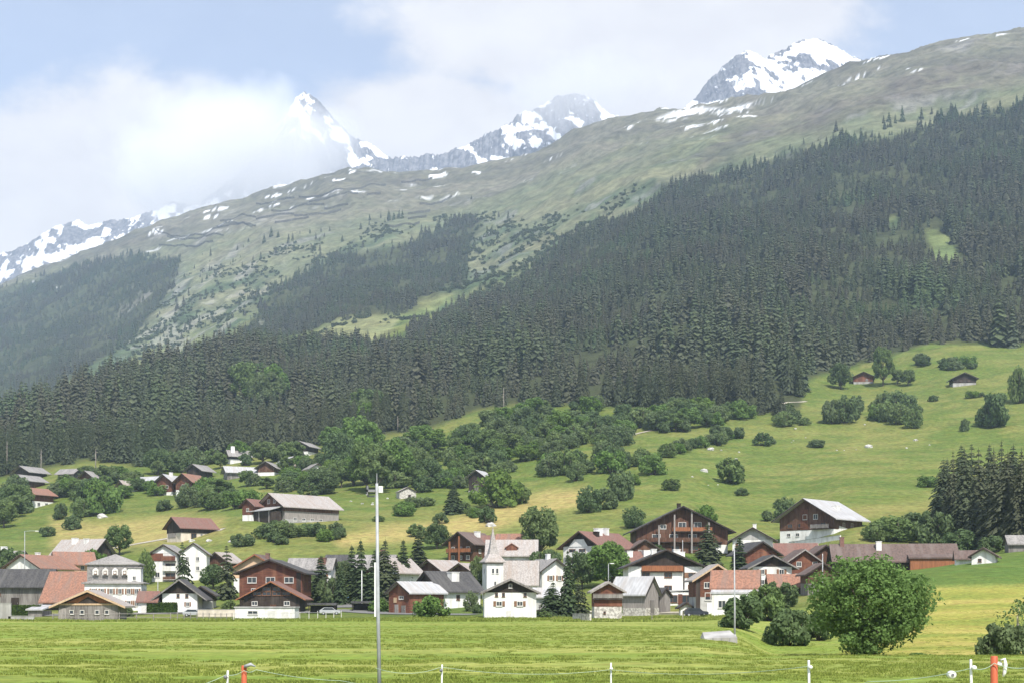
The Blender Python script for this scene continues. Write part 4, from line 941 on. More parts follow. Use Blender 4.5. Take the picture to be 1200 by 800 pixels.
# ---- front row from the left
B('weathered grey barn with dark slate roof cut by the left edge of the photo', 18, 712, 40, 92, 27, 17, 88, 'barn', roof='dark_slate', wall='grey_timber', oe=5, og=3,
  win=[('l',[-30,-22],12,5,5,'b'),('l',[-12],14,6,4,'b')], bal=[('l',-40,-18,10,6,8,'red_timber')], door=[('l',8,0,9,12,'dark_timber')])
B('barn with a big plain orange tiled roof behind the grey gabled stable', 94, 714, 50, 68, 14, 29, 84, 'barn', roof='orange_tile', wall='dark_timber', oe=6, og=3)
B('grey plank stable with a light edged front gable at the meadow fence', 109, 728, 68, 46, 18, 15, 4, 'stable', 'barn', roof='stone_shingle', wall='grey_timber', upper='dark_timber', hp=1.0, oe=9, og=6, edge='pale_timber',
  win=[('f',[-19,-7,10,21],7,5,5)], door=[('f',-29,0,8,14,'silver_timber')], panel=[('f',[(-33,17.6),(33,17.6),(33,19.6),(-33,19.6)],'pale_timber'),('f',[(-25,20.5),(-12,20.5),(0,27.5),(0,31)],'orange_timber'),('f',[(12,20.5),(25,20.5),(0.1,31),(0.1,27.5)],'orange_timber')])
B('low lean-to shed with a pale sheet roof between slate barn and grey stable', 47, 722, 34, 16, 7, 5, 90, 'shed', roof='pale_sheet', wall='grey_timber', kind='shed', oe=3, og=2)
B('large white inn of three storeys with grey mansard roof and four small dormers', 136, 716, 64, 40, 33, 9, 6, 'inn', 'hotel', roof='grey_slate', wall='white_plaster', kind='hip', oe=3, win=[('f',[-22,-12,-2,8,18,27],20,4.5,6.5,'s'),('f',[-22,-12,-2,8,18,27],6,4.5,6.5,'s'),('r',[-10,2,12],20,4,6),('r',[-10,2,12],6,4,6)], ch=[(.3,.1,5,6)])
inn = bpy.data.objects['inn']; kk = inn['k_']
block(inn, kk, 58, 34, 15, 12, roof='grey_slate', wall='grey_slate', kind='hip', oe=2, off=(-1,2), zoff=40)
for u in (-20,-9,2,13):
    d = MB().extrude_y([(-3.2*kk,0),(3.2*kk,0),(3.2*kk,6*kk),(0,8.6*kk),(-3.2*kk,6*kk)], -3*kk, 4*kk).mesh('dormer', M['white_plaster']); do = link('dormer', d, inn, (u*kk, -15*kk, 42*kk))
    f, p, s = win_mesh(3.4*kk, 4*kk, 'brown_frame', False); wo = link('window', f, do, (0, -3*kk-.012, 1.2*kk)); 
block(inn, kk, 15, 16, 24, 3, roof='grey_slate', wall='white_plaster', kind='flat', oe=1, og=1, off=(24,-11), zoff=26, win=[('f',[0],10,4,5)])
B('white gabled house with an orange tiled roof just behind the slate barn', 48, 684, 46, 62, 20, 13, -22, roof='orange_tile', oe=6, og=4, win=[('f',[-8,6],8,4,6),('r',[-15,0,15],6,4,6)], ch=[(-.2,.0,4,5)])
B('orange roofed house half hidden, right of the white gabled house on the left', 86, 672, 26, 40, 14, 11, -62, roof='orange_tile', wall='peach_plaster', oe=5, og=4, win=[('r',[-10,8],5,4,5)])
B('house with long grey slab roof and dark right gable behind the inn', 98, 662, 32, 56, 16, 14, 66, roof='stone_shingle', wall='grey_plaster', upper='dark_timber', hp=.5, oe=7, og=5, ch=[(-.3,-.3,4,4),(-.3,.3,5,5)], win=[('f',[-7,6],4,4,5)])
B('grey roofed house at the left edge with a white chimney', 6, 672, 30, 50, 14, 12, 70, roof='grey_slate', wall='grey_timber', oe=6, og=4, ch=[(.1,.1,5,6)])
h, k, put = B('three storey white house with red brown top balcony on the slope edge', 198, 681, 31, 30, 33, 9, -8, roof='grey_slate', oe=4, og=3, upper='white_plaster', hp=1.0,
  win=[('f',[-8],5,6,6),('f',[8],15,12,6,'b'),('f',[8],4,12,6,'b')], bal=[('f',0,15,24,3,6,'red_timber'),('f',0,15,13,3,5,'white_plaster'),('f',0,15,2,3,4,'brown_timber')], panel=[('f',[(-15.4,24),(-1,24),(-1,33),(-15.4,33)],'red_timber')])
block(h, k, 30, 34, 33, 11, roof='grey_slate', oe=3, og=2, off=(29,8), rot=14, win=[('f',[-7,5],24,4,5),('f',[-7,5],13,4,5)])
B('white cottage with wide dark slate roof and two rows of small windows', 214, 717, 40, 34, 22, 15, 3, 'cottage', 'house', roof='dark_slate', wall='white_plaster', upper='dark_timber', hp=1.0, oe=12, og=6, edge='grey_timber', win=[('f',[-10,9],7,4,5,'s'),('f',[-2,8],17,3.5,4.5,'b')])
B('dark timber wing with a slate roof joined to the right of the white cottage', 238, 713, 26, 26, 17, 8, 2, 'wing', 'house', roof='dark_slate', wall='white_plaster', upper='dark_timber', hp=.55, oe=5, og=3, win=[('f',[-5],2,7,6,'b')])
B('small white shed with a red roof beside the inn', 175, 718, 16, 22, 15, 9, 90, 'shed', roof='red_tile', wall='white_plaster', oe=3, og=2, door=[('l',-4,0,6,9,'window_frame')])
B('long hill barn with reddish roof, dark gable and pale stone side wall', 224, 632, 34, 44, 15, 11, -48, 'barn', roof='red_tile', wall='cream_plaster', upper='dark_timber', hp=.55, oe=4, og=4, win=[('r',[4,10,16],5,3,3),('r',[-6],0,7,8,'b')], dmin=280, panel=[('f',[(-14,3),(4,3),(4,8),(-14,8)],'silver_timber')])
h, k, put = B('big wooden hill barn with pale sheet roof and grey plank side wall', 350, 613, 54, 76, 20, 15, -46, 'barn', roof='stone_shingle', wall='silver_timber', upper='brown_timber', hp=.72, oe=4, og=5, dmin=300, win=[('f',[-5,7],24,5,5),('r',[-24,-12,0,12],3,5,4)], base=('concrete',5))
block(h, k, 16, 48, 14, 6, roof='pale_sheet', wall='dark_timber', kind='shed', oe=3, og=2, off=(-2,-46), rot=90, panel=[('l',[(-22,0),(-19,0),(-19,14),(-22,14)],'silver_timber'),('l',[(0,0),(2,0),(2,14),(0,14)],'silver_timber'),('l',[(20,0),(22,0),(22,14),(20,14)],'silver_timber')])
B('small red timber house with white base at the left end of the big wooden barn', 297, 610, 16, 20, 19, 6, -30, roof='red_tile', wall='white_plaster', upper='red_timber', hp=.38, oe=4, og=3, dmin=300, win=[('f',[0],11,4,4)])
B('peach plastered house with orange brown gable edge behind the red brown chalet', 306, 694, 52, 44, 28, 15, -6, roof='brown_tile', wall='white_plaster', upper='peach_plaster', hp=.6, oe=6, og=5, edge='orange_timber', ch=[(.35,-.2,4,6,'red_tile')], win=[('f',[-16,-6],6,5,6),('f',[-14],18,5,5)])
B('tall red brown timber chalet with three pale windows under a wide dark gable', 323, 713, 74, 40, 42, 14, -7, 'chalet', roof='dark_slate', wall='dark_timber', upper='red_timber', hp=.35, oe=7, og=6, edge='dark_timber', win=[('f',[-22,0,22],30,11,7),('f',[-20],20,6,4),('r',[-8,8],24,4,8,'b')], panel=[('f',[(31,14),(36,14),(36,42),(31,42)],'dark_timber')])
B('dark plank house with glazed gable and orange edged roof before the tall chalet', 322, 717, 66, 30, 18, 17, -4, roof='red_tile', wall='dark_timber', oe=8, og=6, edge='orange_timber', th=.2, win=[('f',[-20,18],8,7,5),('f',[-17,-6,6,17],19.5,10,4.5,'b'),('f',[-6,6],24.5,10,5,'b')], door=[('f',2,0,7,9,'brown_timber')])
B('flat roofed white garage at the meadow edge below the dark plank house', 313, 724, 70, 26, 12, 0, -2, 'garage', kind='flat', roof='concrete', wall='white_plaster', oe=1, og=1, win=[('f',[-14],4,12,5)], door=[('f',8,0,9,9,'window_frame'),('f',24,0,8,8,'window_frame')])
B('white house with grey slab roof half hidden by slender conifers', 366, 696, 30, 50, 30, 11, 86, roof='grey_slate', wall='white_plaster', oe=4, og=3, win=[('l',[-18,-6,6,17],18,5,6,'s'),('l',[-18,-6,6,17],6,5,6)], ch=[(-.5,-.55,7,5,'red_tile')])
def carport(label, px, py, w, h, d):
    x, y, z = ground_at(px, py, 215); k = y/F; o = empty('carport', (x, y+d*k/2, z)); tag(o, label, 'carport'); w, h, d = w*k, h*k, d*k
    MB().box(-w/2, w/2, -d/2, d/2, h-.45, h).build('roof', M['dark_slate'], o)
    for sx in (-1, 1):
        for sy in (-1, 1): MB().box(sx*(w/2-.3)-.09, sx*(w/2-.3)+.09, sy*(d/2-.3)-.09, sy*(d/2-.3)+.09, -1, h-.45).build('post', M['dark_timber'], o)
    MB().box(-w/2+.2, w/2-.2, d/2-.15, d/2, -1, h-.5).build('back_wall', M['dark_timber'], o)
carport('low dark carport right of the white garage', 377, 719, 34, 13, 18)
carport('second dark carport beside the lane, left of the tall pole', 425, 716, 28, 12, 16)
B('grey roofed white house behind the slender conifers by the tall pole', 440, 692, 34, 44, 28, 13, 80, roof='grey_slate', wall='white_plaster', upper='brown_timber', hp=.6, oe=5, og=4, ch=[(0,-.4,4,5,'red_tile')], win=[('l',[-12,4],6,5,6)])
B('white house with grey gable behind the pole, right of the broad conifer', 466, 694, 32, 40, 26, 13, -34, roof='stone_shingle', wall='white_plaster', oe=6, og=5, win=[('f',[-6,6],6,4,6),('f',[0],19,5,5)])
B('dark red plank barn with pale sheet roof in the front row', 488, 718, 36, 54, 24, 11, -44, 'barn', roof='pale_sheet', wall='red_timber', oe=4, og=4, win=[('f',[4],16,8,4)], door=[('f',-4,0,6,10,'silver_timber'),('f',8,0,7,9,'grey_timber')], panel=[('r',[(-22,1),(24,1),(24,9),(-22,9)],'grey_timber'),('f',[(-9,12),(-4,12),(-4,18),(-9,18)],'pale_timber')])
B('dark slate roofed house with white ground floor and a white roof chimney', 524, 713, 52, 58, 22, 20, -50, roof='dark_slate', wall='white_plaster', upper='dark_timber', hp=.92, oe=5, og=5, ch=[(.45,.0,9,7)], win=[('r',[-4,16],10,5,6,'b'),('r',[10],2,5,6)])
B('grey slab roofed house with white gable bow above the dark slate house', 518, 684, 36, 44, 16, 11, -38, roof='stone_shingle', wall='white_plaster', upper='brown_timber', hp=.8, oe=6, og=5, win=[('f',[-6,6],5,5,6)])
B('small white gabled house between the slab roofed house and church tower', 549, 688, 30, 34, 18, 9, -30, roof='stone_shingle', wall='white_plaster', upper='brown_timber', hp=.85, oe=6, og=5, win=[('f',[-5,6],4,4,5)])
B('brown timber chalet with brown roof and balconies above the church spire', 552, 658, 38, 40, 22, 12, -36, 'chalet', roof='brown_tile', wall='brown_timber', oe=5, og=6, ch=[(.4,.1,5,5)], win=[('f',[-11,0,11],13,5,5),('f',[-11,0,11],3,5,5),('r',[-8,6],10,4,5)], bal=[('f',-18,18,11,4,5,'orange_timber',[(-12,24),(2,30)],'orange_timber')])
B('brown roofed annex wedged between the brown chalet and the slab roofed house', 572, 656, 20, 26, 20, 8, 70, 'annex', 'house', roof='red_tile', wall='brown_timber', oe=4, og=3)
h, k, put = B('white house with grey slab roof and a red gabled dormer behind the church', 600, 672, 34, 56, 24, 15, 88, roof='stone_shingle', wall='white_plaster', oe=5, og=3, win=[('l',[-4,9],10,5,6,'s')])
do = link('dormer', MB().extrude_y([(-6.5*k,0),(6.5*k,0),(6.5*k,5*k),(0,9*k),(-6.5*k,5*k)], -5*k, 8*k).mesh('dormer', M['red_timber']), h, (-10*k, 0, 26*k), R(-88))
link('dormer_roof', MB().extrude_y([(-8*k,4.1*k),(0,9.1*k),(8*k,4.1*k),(8*k,5*k),(0,10.2*k),(-8*k,5*k)], -6*k, 8*k).mesh('dormer_roof', M['orange_tile']), do)
B('orange roofed house peeping over the slab roof behind the church', 604, 656, 24, 40, 20, 10, 82, roof='orange_tile', wall='brown_timber', oe=4, og=3, dmin=240)
# ---- church
x, y, z = ground_at(604, 702, 220); k = y/F; yc = y+14*k; o = empty('church', ((604-600)/F*yc, yc, z), R(16)); tag(o, 'white village church with grey roof and a slim pointed stone spire', 'church'); k = yc/F
block(o, k, 30, 48, 20, 24, roof='stone_shingle', wall='white_plaster', oe=3, og=2, rot=72, off=(4,6), win=[('l',[-12,2,14],7,3.5,9)])
tw = 20*k; put = block(o, k, 20, 20, 41, 0, roof='stone_shingle', wall='white_plaster', kind='flat', oe=0, og=0, off=(-28,-2), win=[('f',[-2.5,2.5],30,3,6),('f',[0],16,2.5,5),('l',[0],30,3,6),('r',[0],30,3,6)])
def ring(hw, zz): return [(-hw,-hw,zz),(hw,-hw,zz),(hw,hw,zz),(-hw,hw,zz)]
rs = [(13,41),(13,42),(9,46.5),(5.6,51),(4.3,57),(2.0,71),(.2,82)]; vs = [tuple(c*k for c in p) for a, b in rs for p in ring(a, b)]
sp = MB().add(vs, [(0,3,2,1)]+[(4*i+j, 4*i+(j+1)%4, 4*i+4+(j+1)%4, 4*i+4+j) for i in range(len(rs)-1) for j in range(4)]+[tuple(range(24,28))]).mesh('spire', M['stone_shingle']); so_ = link('spire', sp, o, (-28*k, -2*k, .32))
link('cross', MB().box(-.05,.05,-.05,.05,81.5*k,85.5*k).box(-.35,.35,-.04,.04,83.8*k,84.3*k).mesh('cross', M['galvanised']), so_)
B('white house with broad black timber gable standing in front of the church', 597, 724, 60, 44, 30, 14, 3, roof='grey_slate', wall='white_plaster', upper='dark_timber', hp=1.0, oe=5, og=6, edge='grey_timber', win=[('f',[-13,11],14,7,6,'s'),('f',[-16,-8,17],25,3.5,4.5,'b'),('f',[0],35,4,5)], door=[('f',-2,0,5,9,'window_frame')], bal=[('r',-20,-8,10,4,5,'silver_timber')])
B('white gabled house with grey roof directly behind the church nave', 640, 696, 36, 40, 28, 12, 30, roof='grey_slate', wall='white_plaster', oe=5, og=4, win=[('f',[-6,6],16,5,6,'s')], ch=[(0,-.2,4,5)])
B('low annex with pale grey sheet roof between the church and the bushy conifers', 641, 716, 22, 30, 18, 8, 84, 'annex', 'house', roof='pale_sheet', wall='grey_plaster', oe=4, og=2)
# ---- right of the church
h, k, put = B('white house with red tiled roof, arched balconies and two white chimneys', 702, 670, 50, 74, 30, 16, -38, roof='red_tile', wall='white_plaster', oe=6, og=5, edge='dark_timber', upper='dark_timber', hp=1.0, ch=[(.15,-.2,7,6),(.1,.25,6,6),(.3,-.45,5,4,'dark_timber')],
  win=[('f',[-12,2],20,9,7,'b'),('f',[-12,2],7,9,7,'b'),('f',[15],10,5,9,'b'),('r',[-20,-5,12],16,6,7,'b')], bal=[('f',-20,8,18,4,5,'white_plaster'),('f',-24,8,5,4,5,'white_plaster')], panel=[('f',[(-17,29.5),(10,29.5),(4,38),(-9,38)],'white_plaster')])
B('white lower house with a long red roof against the balcony house', 742, 690, 30, 48, 28, 15, -72, roof='red_tile', wall='white_plaster', oe=5, og=4, ch=[(.3,-.3,6,4),(.3,.6,7,5)], win=[('f',[-6,6],8,5,7,'b'),('r',[-12,6],12,5,6)])
h, k, put = B('largest brown timber chalet with full width balconies and pale posts on the slope', 795, 648, 106, 50, 27, 26, 3, 'chalet', roof='dark_slate', wall='brown_timber', upper='brown_timber', hp=.3, oe=8, og=9, edge='dark_timber', ch=[(.0,-.1,4,4,'dark_timber')],
  win=[('f',[-30,-10,12,30],15,10,7),('f',[-28,-8,14],3,10,8,'b'),('f',[0,18],29,9,7),('f',[-22],28,7,5)],
  bal=[('f',-40,46,13,5,5,'brown_timber',[(-28,32),(-10,44),(10,50),(30,36)],'silver_timber'),('f',-12,34,25,5,5,'orange_timber')], panel=[('f',[(30,0),(53,0),(53,10),(30,10)],'white_plaster')])
h, k, put = B('broad white house with orange brown carved gable panel and white chimneys', 776, 708, 86, 48, 44, 18, 3, roof='dark_slate', wall='white_plaster', upper='dark_timber', hp=1.0, oe=7, og=6, edge='dark_timber', ch=[(.35,-.4,8,6),(.5,-.1,8,6),(-.28,-.5,6,5)],
  win=[('f',[-23,3],31,9,6,'b'),('f',[-23,3],16,9,6,'b'),('f',[32],31,12,6,'bs'),('f',[32],17,12,6,'b')], bal=[('f',-28,20,38,3,6,'orange_timber')], panel=[('f',[(20.5,2),(22,2),(22,44),(20.5,44)],'dark_timber'),('f',[(-28,38),(20,38),(20,45),(-28,45)],'orange_timber')])
block(h, k, 54, 14, 14, 3, roof='pale_sheet', wall='white_plaster', kind='shed', oe=1, og=1, off=(20,-31), rot=0, win=[('f',[-14,2],2,11,9,'b')], panel=[('f',[(-8,0),(-3,0),(-3,12),(-8,12)],'red_timber')])
h, k, put = B('grey weathered barn with pale striped sheet roof and tall plank gable', 744, 721, 30, 46, 27, 17, 54, 'barn', roof='pale_sheet', wall='silver_timber', oe=4, og=3, edge='dark_timber', door=[('f',0,0,9,18,'grey_timber')], base=('rubble_stone',9))
B('small dark plank shed leaning on the right of the weathered barn', 772, 718, 18, 20, 20, 8, 40, 'shed', roof='dark_slate', wall='grey_timber', oe=3, og=3)
B('lean-to with rusty red roof between log hut and weathered barn', 733, 719, 14, 22, 17, 5, 90, 'shed', roof='red_tile', wall='rubble_stone', kind='shed', oe=2, og=1)
B('log hut on a pale rubble stone base with little gable roof', 711, 729, 32, 26, 33, 9, 3, 'hut', roof='stone_shingle', wall='rubble_stone', upper='red_timber', hp=.46, oe=5, og=5, edge='silver_timber', win=[('f',[-4],7,2.5,2.5,'b')], bal=[('f',-18,17,24,3,6,'grey_timber')])
B('tiny white kiosk with a dark overhanging roof beside the weathered barn', 803, 721, 13, 10, 10, 4, 4, 'kiosk', roof='dark_slate', wall='white_plaster', oe=4, og=3, door=[('f',2,0,6,9,'window_frame')])
B('brown gabled house with white lower wall left of the orange roofed house', 836, 719, 50, 40, 40, 16, 4, roof='stone_shingle', wall='grey_plaster', upper='red_timber', hp=.5, oe=5, og=5, edge='pale_timber', win=[('f',[-12],30,7,7),('f',[8],44,8,4),('f',[-8],16,13,9)], panel=[('f',[(-25,0),(-20,0),(-20,40),(-25,40)],'dark_timber'),('f',[(-12,0),(8,0),(8,13),(-12,13)],'white_plaster')])
h, k, put = B('white house with bright orange tiled roof and dark right gable behind the bushes', 862, 720, 34, 52, 32, 18, 78, roof='orange_tile', wall='white_plaster', upper='dark_timber', hp=1.0, oe=3, og=3, edge='dark_timber', win=[('l',[-20,-6],10,9,8),('f',[-4,6],16,4,6)])
block(h, k, 16, 52, 24, 5, roof='pale_sheet', wall='white_plaster', kind='shed', oe=1, og=1, off=(-22,0), win=[('l',[-14,0,14],8,9,9)])
B('low shed with long orange tiled roof behind the roadside bushes', 920, 700, 24, 40, 14, 12, 88, 'shed', roof='orange_tile', wall='dark_timber', oe=3, og=2)
B('white house with black gable in the middle of the right cluster', 900, 698, 46, 40, 34, 12, 3, roof='dark_slate', wall='white_plaster', upper='dark_timber', hp=1.0, oe=7, og=6, edge='grey_timber', win=[('f',[-12,11],25,6,6,'s'),('f',[-12,10],13,6,6,'s')])
B('rust red timber house with a dark roof left above the black gabled house', 884, 680, 40, 36, 32, 12, 16, roof='dark_slate', wall='red_timber', oe=6, og=5, upper='red_timber', hp=.2)
B('white house with a pale grey roof and chimney above the rust red house', 882, 656, 46, 40, 24, 13, -10, roof='stone_shingle', wall='white_plaster', oe=6, og=5, upper='grey_plaster', hp=1.0, win=[('f',[-13,8],14,7,6,'s'),('f',[-10,8],3,6,6)], ch=[(.1,-.3,4,5)])
B('reddish roofed low house below the hillside farmhouse', 932, 664, 26, 46, 16, 11, 84, roof='red_tile', wall='white_plaster', oe=5, og=3, edge='window_frame')
B('red brown chalet with white window boxes right of the black gabled house', 937, 688, 38, 34, 30, 13, 5, 'chalet', roof='brown_tile', wall='white_plaster', upper='red_timber', hp=.3, oe=5, og=5, edge='silver_timber', win=[('f',[-6,13],24,6,6),('f',[-8,8],11,6,5)])
B('dark brown plank barn with a tall gable at the left end of the long barn', 962, 678, 34, 32, 26, 12, 6, 'barn', roof='brown_tile', wall='dark_timber', upper='brown_timber', hp=.4, oe=5, og=4)
B('brown gabled shed with grey planks in front of the long barn', 960, 694, 36, 28, 22, 11, 5, 'shed', roof='brown_tile', wall='grey_timber', upper='brown_timber', hp=.5, oe=5, og=4, door=[('f',6,0,9,13,'silver_timber')])
h, k, put = B('big farmhouse on the slope with dark red gable and pale grey roof', 962, 630, 72, 62, 24, 21, -44, 'farmhouse', 'house', roof='pale_sheet', wall='white_plaster', upper='brown_timber', hp=.42, oe=7, og=8, dmin=280, ch=[(.5,.1,6,3)],
  win=[('f',[-22,-8,22],13,7,5,'b'),('f',[-2,12],22,6,6),('f',[-24,-12],3,5,4),('r',[-10,8],10,5,8)], bal=[('f',8,32,11,5,5,'grey_timber')], panel=[('f',[(-8,10.5),(2,10.5),(2,34),(-8,34)],'red_timber'),('r',[(-25,0),(10,0),(0,11),(-20,14)],'white_plaster')])
h, k, put = B('long barn with a very long brown roof and orange end wall', 1046, 670, 44, 138, 14, 18, 84, 'barn', roof='brown_tile', wall='dark_timber', oe=4, og=4, ch=[(-.35,.25,5,8),(-.1,.85,4,9,'red_tile')])
block(h, k, 12, 52, 15, 4, roof='brown_tile', wall='orange_timber', kind='shed', oe=2, og=2, off=(-27,-41), rot=-4)
B('white gabled house with curved brown roof right of the long barn', 1154, 660, 26, 34, 9, 8, -24, roof='brown_tile', wall='white_plaster', oe=4, og=4, win=[('f',[-4],2,4,4,'b'),('r',[-6,6],2,4,4)])
B('low brown roofed house between the long barn and the curved roof house', 1132, 660, 18, 24, 7, 7, 76, roof='brown_tile', wall='white_plaster', oe=4, og=2)
B('grey roofed shed at the right edge beside the spruce clump', 1194, 646, 18, 28, 10, 8, 84, 'shed', roof='grey_slate', wall='grey_timber', oe=3, og=2)
# ---- cabins on the meadows
B('dark little cabin with pale base alone on the high meadow at right', 1128, 452, 26, 20, 9, 6, -6, 'cabin', roof='grey_slate', wall='concrete', upper='dark_timber', hp=.4, oe=3, og=3, dmin=500, win=[('f',[-4,5],5,2.5,2,'b')])
B('reddish little cabin between trees at the corner of the high meadow', 1011, 450, 22, 18, 9, 5, -10, 'cabin', roof='grey_slate', wall='concrete', upper='red_timber', hp=.35, oe=3, og=3, dmin=500, win=[('f',[4],4,2.5,2)])
B('small black timber barn with pale grey roof under the mixed wood', 563, 577, 20, 22, 19, 7, -24, 'barn', roof='pale_sheet', wall='dark_timber', oe=3, og=3, dmin=330, door=[('f',0,2,6,8,'grey_timber')], base=('concrete',3))
B('ruined stone hut without much roof right of the broadleaf grove', 476, 584, 20, 14, 8, 5, 20, 'hut', roof='stone_shingle', wall='rubble_stone', oe=1, og=1, dmin=330, door=[('f',2,0,3,5,'dark_timber')])
# ---- cottages at the foot of the forest
C = dict(dmin=380)
B('cottage with bright red roof, red timber and white base on the left slope', 41, 595, 28, 30, 17, 7, -32, 'cottage', roof='orange_tile', wall='white_plaster', upper='red_timber', hp=.5, oe=4, og=4, win=[('f',[-6,5],10,4,4),('r',[-6,5],3,4,4)], **C)
B('dark gabled cottage with grey roof directly above the red roofed cottage', 33, 574, 24, 28, 12, 6, -28, 'cottage', roof='grey_slate', wall='brown_timber', oe=4, og=4, **C)
B('uppermost grey roofed cottage on the far left with a white wall', 36, 564, 24, 26, 12, 6, -30, 'cottage', roof='grey_slate', wall='white_plaster', upper='dark_timber', hp=.5, oe=4, og=4, **C)
B('black timber cottage with white base corners in the left bushes', 98, 583, 20, 22, 14, 7, 10, 'cottage', roof='grey_slate', wall='white_plaster', upper='dark_timber', hp=.35, oe=4, og=4, **C)
B('brown cottage with grey roof above the black cottage in the left bushes', 109, 569, 18, 22, 11, 6, -24, 'cottage', roof='grey_slate', wall='brown_timber', oe=4, og=4, **C)
B('low grey roofed cottage on the grass behind the left bushes', 82, 562, 16, 22, 8, 5, 70, 'cottage', roof='grey_slate', wall='grey_timber', oe=3, og=3, **C)
B('pale grey roofed hut left of the twin brown cottages', 176, 574, 18, 22, 10, 6, 66, 'hut', 'cottage', roof='pale_sheet', wall='grey_plaster', oe=3, og=3, **C)
B('left one of the twin brown cottages with a silver roof', 200, 580, 22, 26, 16, 8, -20, 'cottage', roof='pale_sheet', wall='white_plaster', upper='red_timber', hp=.25, oe=4, og=4, ch=[(.2,-.2,3,4)], win=[('f',[-4,4],8,3.5,4)], **C)
B('right one of the twin brown cottages with white base and orange tinted roof', 224, 580, 22, 28, 17, 8, -24, 'cottage', roof='orange_tile', wall='white_plaster', upper='red_timber', hp=.4, oe=4, og=4, win=[('f',[-2],2,4,3),('f',[0],10,5,3)], **C)
B('dark cottage with white window band at the trees above the twin cottages', 234, 562, 20, 22, 12, 6, -26, 'cottage', roof='grey_slate', wall='white_plaster', upper='dark_timber', hp=.3, oe=4, og=3, **C)
B('cottage with long pale grey roof above the thicket left of the big barn', 282, 560, 18, 36, 8, 6, -64, 'cottage', roof='pale_sheet', wall='grey_timber', oe=3, og=3, win=[('f',[2],2,5,4)], **C)
B('grey roofed cottage with tall white chimney at the dark forest foot', 281, 542, 16, 26, 9, 6, -66, 'cottage', roof='grey_slate', wall='white_plaster', upper='dark_timber', hp=.5, oe=3, og=3, ch=[(.4,-.7,3.5,6)], **C)
B('brown cottage with a rounded dark roof in the bushes above the big barn', 316, 557, 20, 22, 10, 6, -12, 'cottage', roof='grey_slate', wall='white_plaster', upper='brown_timber', hp=.4, oe=4, og=3, **C)
B('dark cottage on the steep bank left of the broadleaf grove', 358, 534, 20, 24, 12, 5, -22, 'cottage', roof='grey_slate', wall='white_plaster', upper='dark_timber', hp=.45, oe=4, og=3, win=[('f',[-3,4],2,3,3)], **C)
B('low cottage with white wall just above the broadleaf grove on the left', 368, 556, 16, 20, 8, 5, 30, 'cottage', roof='grey_slate', wall='white_plaster', oe=3, og=3, **C)
B('cottage with white front and dark roof at the top of the broadleaf grove', 426, 526, 20, 22, 9, 5, -20, 'cottage', roof='grey_slate', wall='white_plaster', upper='dark_timber', hp=.7, oe=3, og=3, **C)
B('grey roofed cottage with a white gable right of the broadleaf grove top', 478, 524, 18, 22, 8, 5, -50, 'cottage', roof='grey_slate', wall='cream_plaster', oe=3, og=3, **C)
B('small bright white house with a dark roof at the forest edge in the middle', 504, 518, 14, 18, 11, 4, 20, roof='dark_slate', wall='white_plaster', oe=2, og=2, win=[('f',[0],4,3,4)], **C)
B('brown roofed hut in the bushes right of the small bright white house', 588, 520, 14, 20, 6, 4, 70, 'hut', roof='brown_tile', wall='grey_timber', oe=2, og=2, **C)
B('small grey roofed hut just right of the left bushes on the upper slope', 150, 577, 14, 18, 9, 5, -40, 'hut', 'cottage', roof='stone_shingle', wall='white_plaster', upper='brown_timber', hp=.4, oe=3, og=3, **C)
B('tiny brown cottage above the low grey cottage at the forest foot on the left', 120, 562, 14, 16, 9, 5, -20, 'cottage', roof='stone_shingle', wall='brown_timber', oe=3, og=3, **C)
B('white walled cottage with grey roof high in the trees above the broadleaf grove', 398, 520, 15, 20, 8, 5, -40, 'cottage', roof='pale_sheet', wall='white_plaster', upper='dark_timber', hp=.5, oe=3, og=3, **C)
B('grey hut with pale roof between the rounded roof cottage and the bank cottage', 338, 548, 14, 18, 8, 5, 40, 'hut', 'cottage', roof='pale_sheet', wall='cream_plaster', oe=3, og=3, **C)
B('dark slate roofed house behind the fence of slender conifers left of the pole', 402, 684, 28, 34, 22, 11, 78, roof='dark_slate', wall='white_plaster', upper='brown_timber', hp=.6, oe=5, og=4, win=[('l',[-10,0,10],6,4,5)])
B('grey slab roofed cottage between the slope edge white house and the peach house', 262, 672, 26, 30, 15, 9, -20, 'cottage', 'house', roof='stone_shingle', wall='white_plaster', upper='brown_timber', hp=.6, oe=5, og=4, win=[('f',[-6,6],3,4,5,'s')])
B('brown gabled house peeping between the balcony house and the brown balcony chalet', 752, 660, 28, 30, 18, 9, 8, roof='brown_tile', wall='white_plaster', upper='brown_timber', hp=.5, oe=5, og=4, win=[('f',[-6,6],11,4,5)])
B('small brown shed on the lawn right of the white dark gabled house', 648, 712, 16, 18, 12, 6, 12, 'shed', roof='stone_shingle', wall='brown_timber', oe=3, og=3)
for o in list(bpy.data.objects):
    if 'k_' in o.keys(): del o['k_']
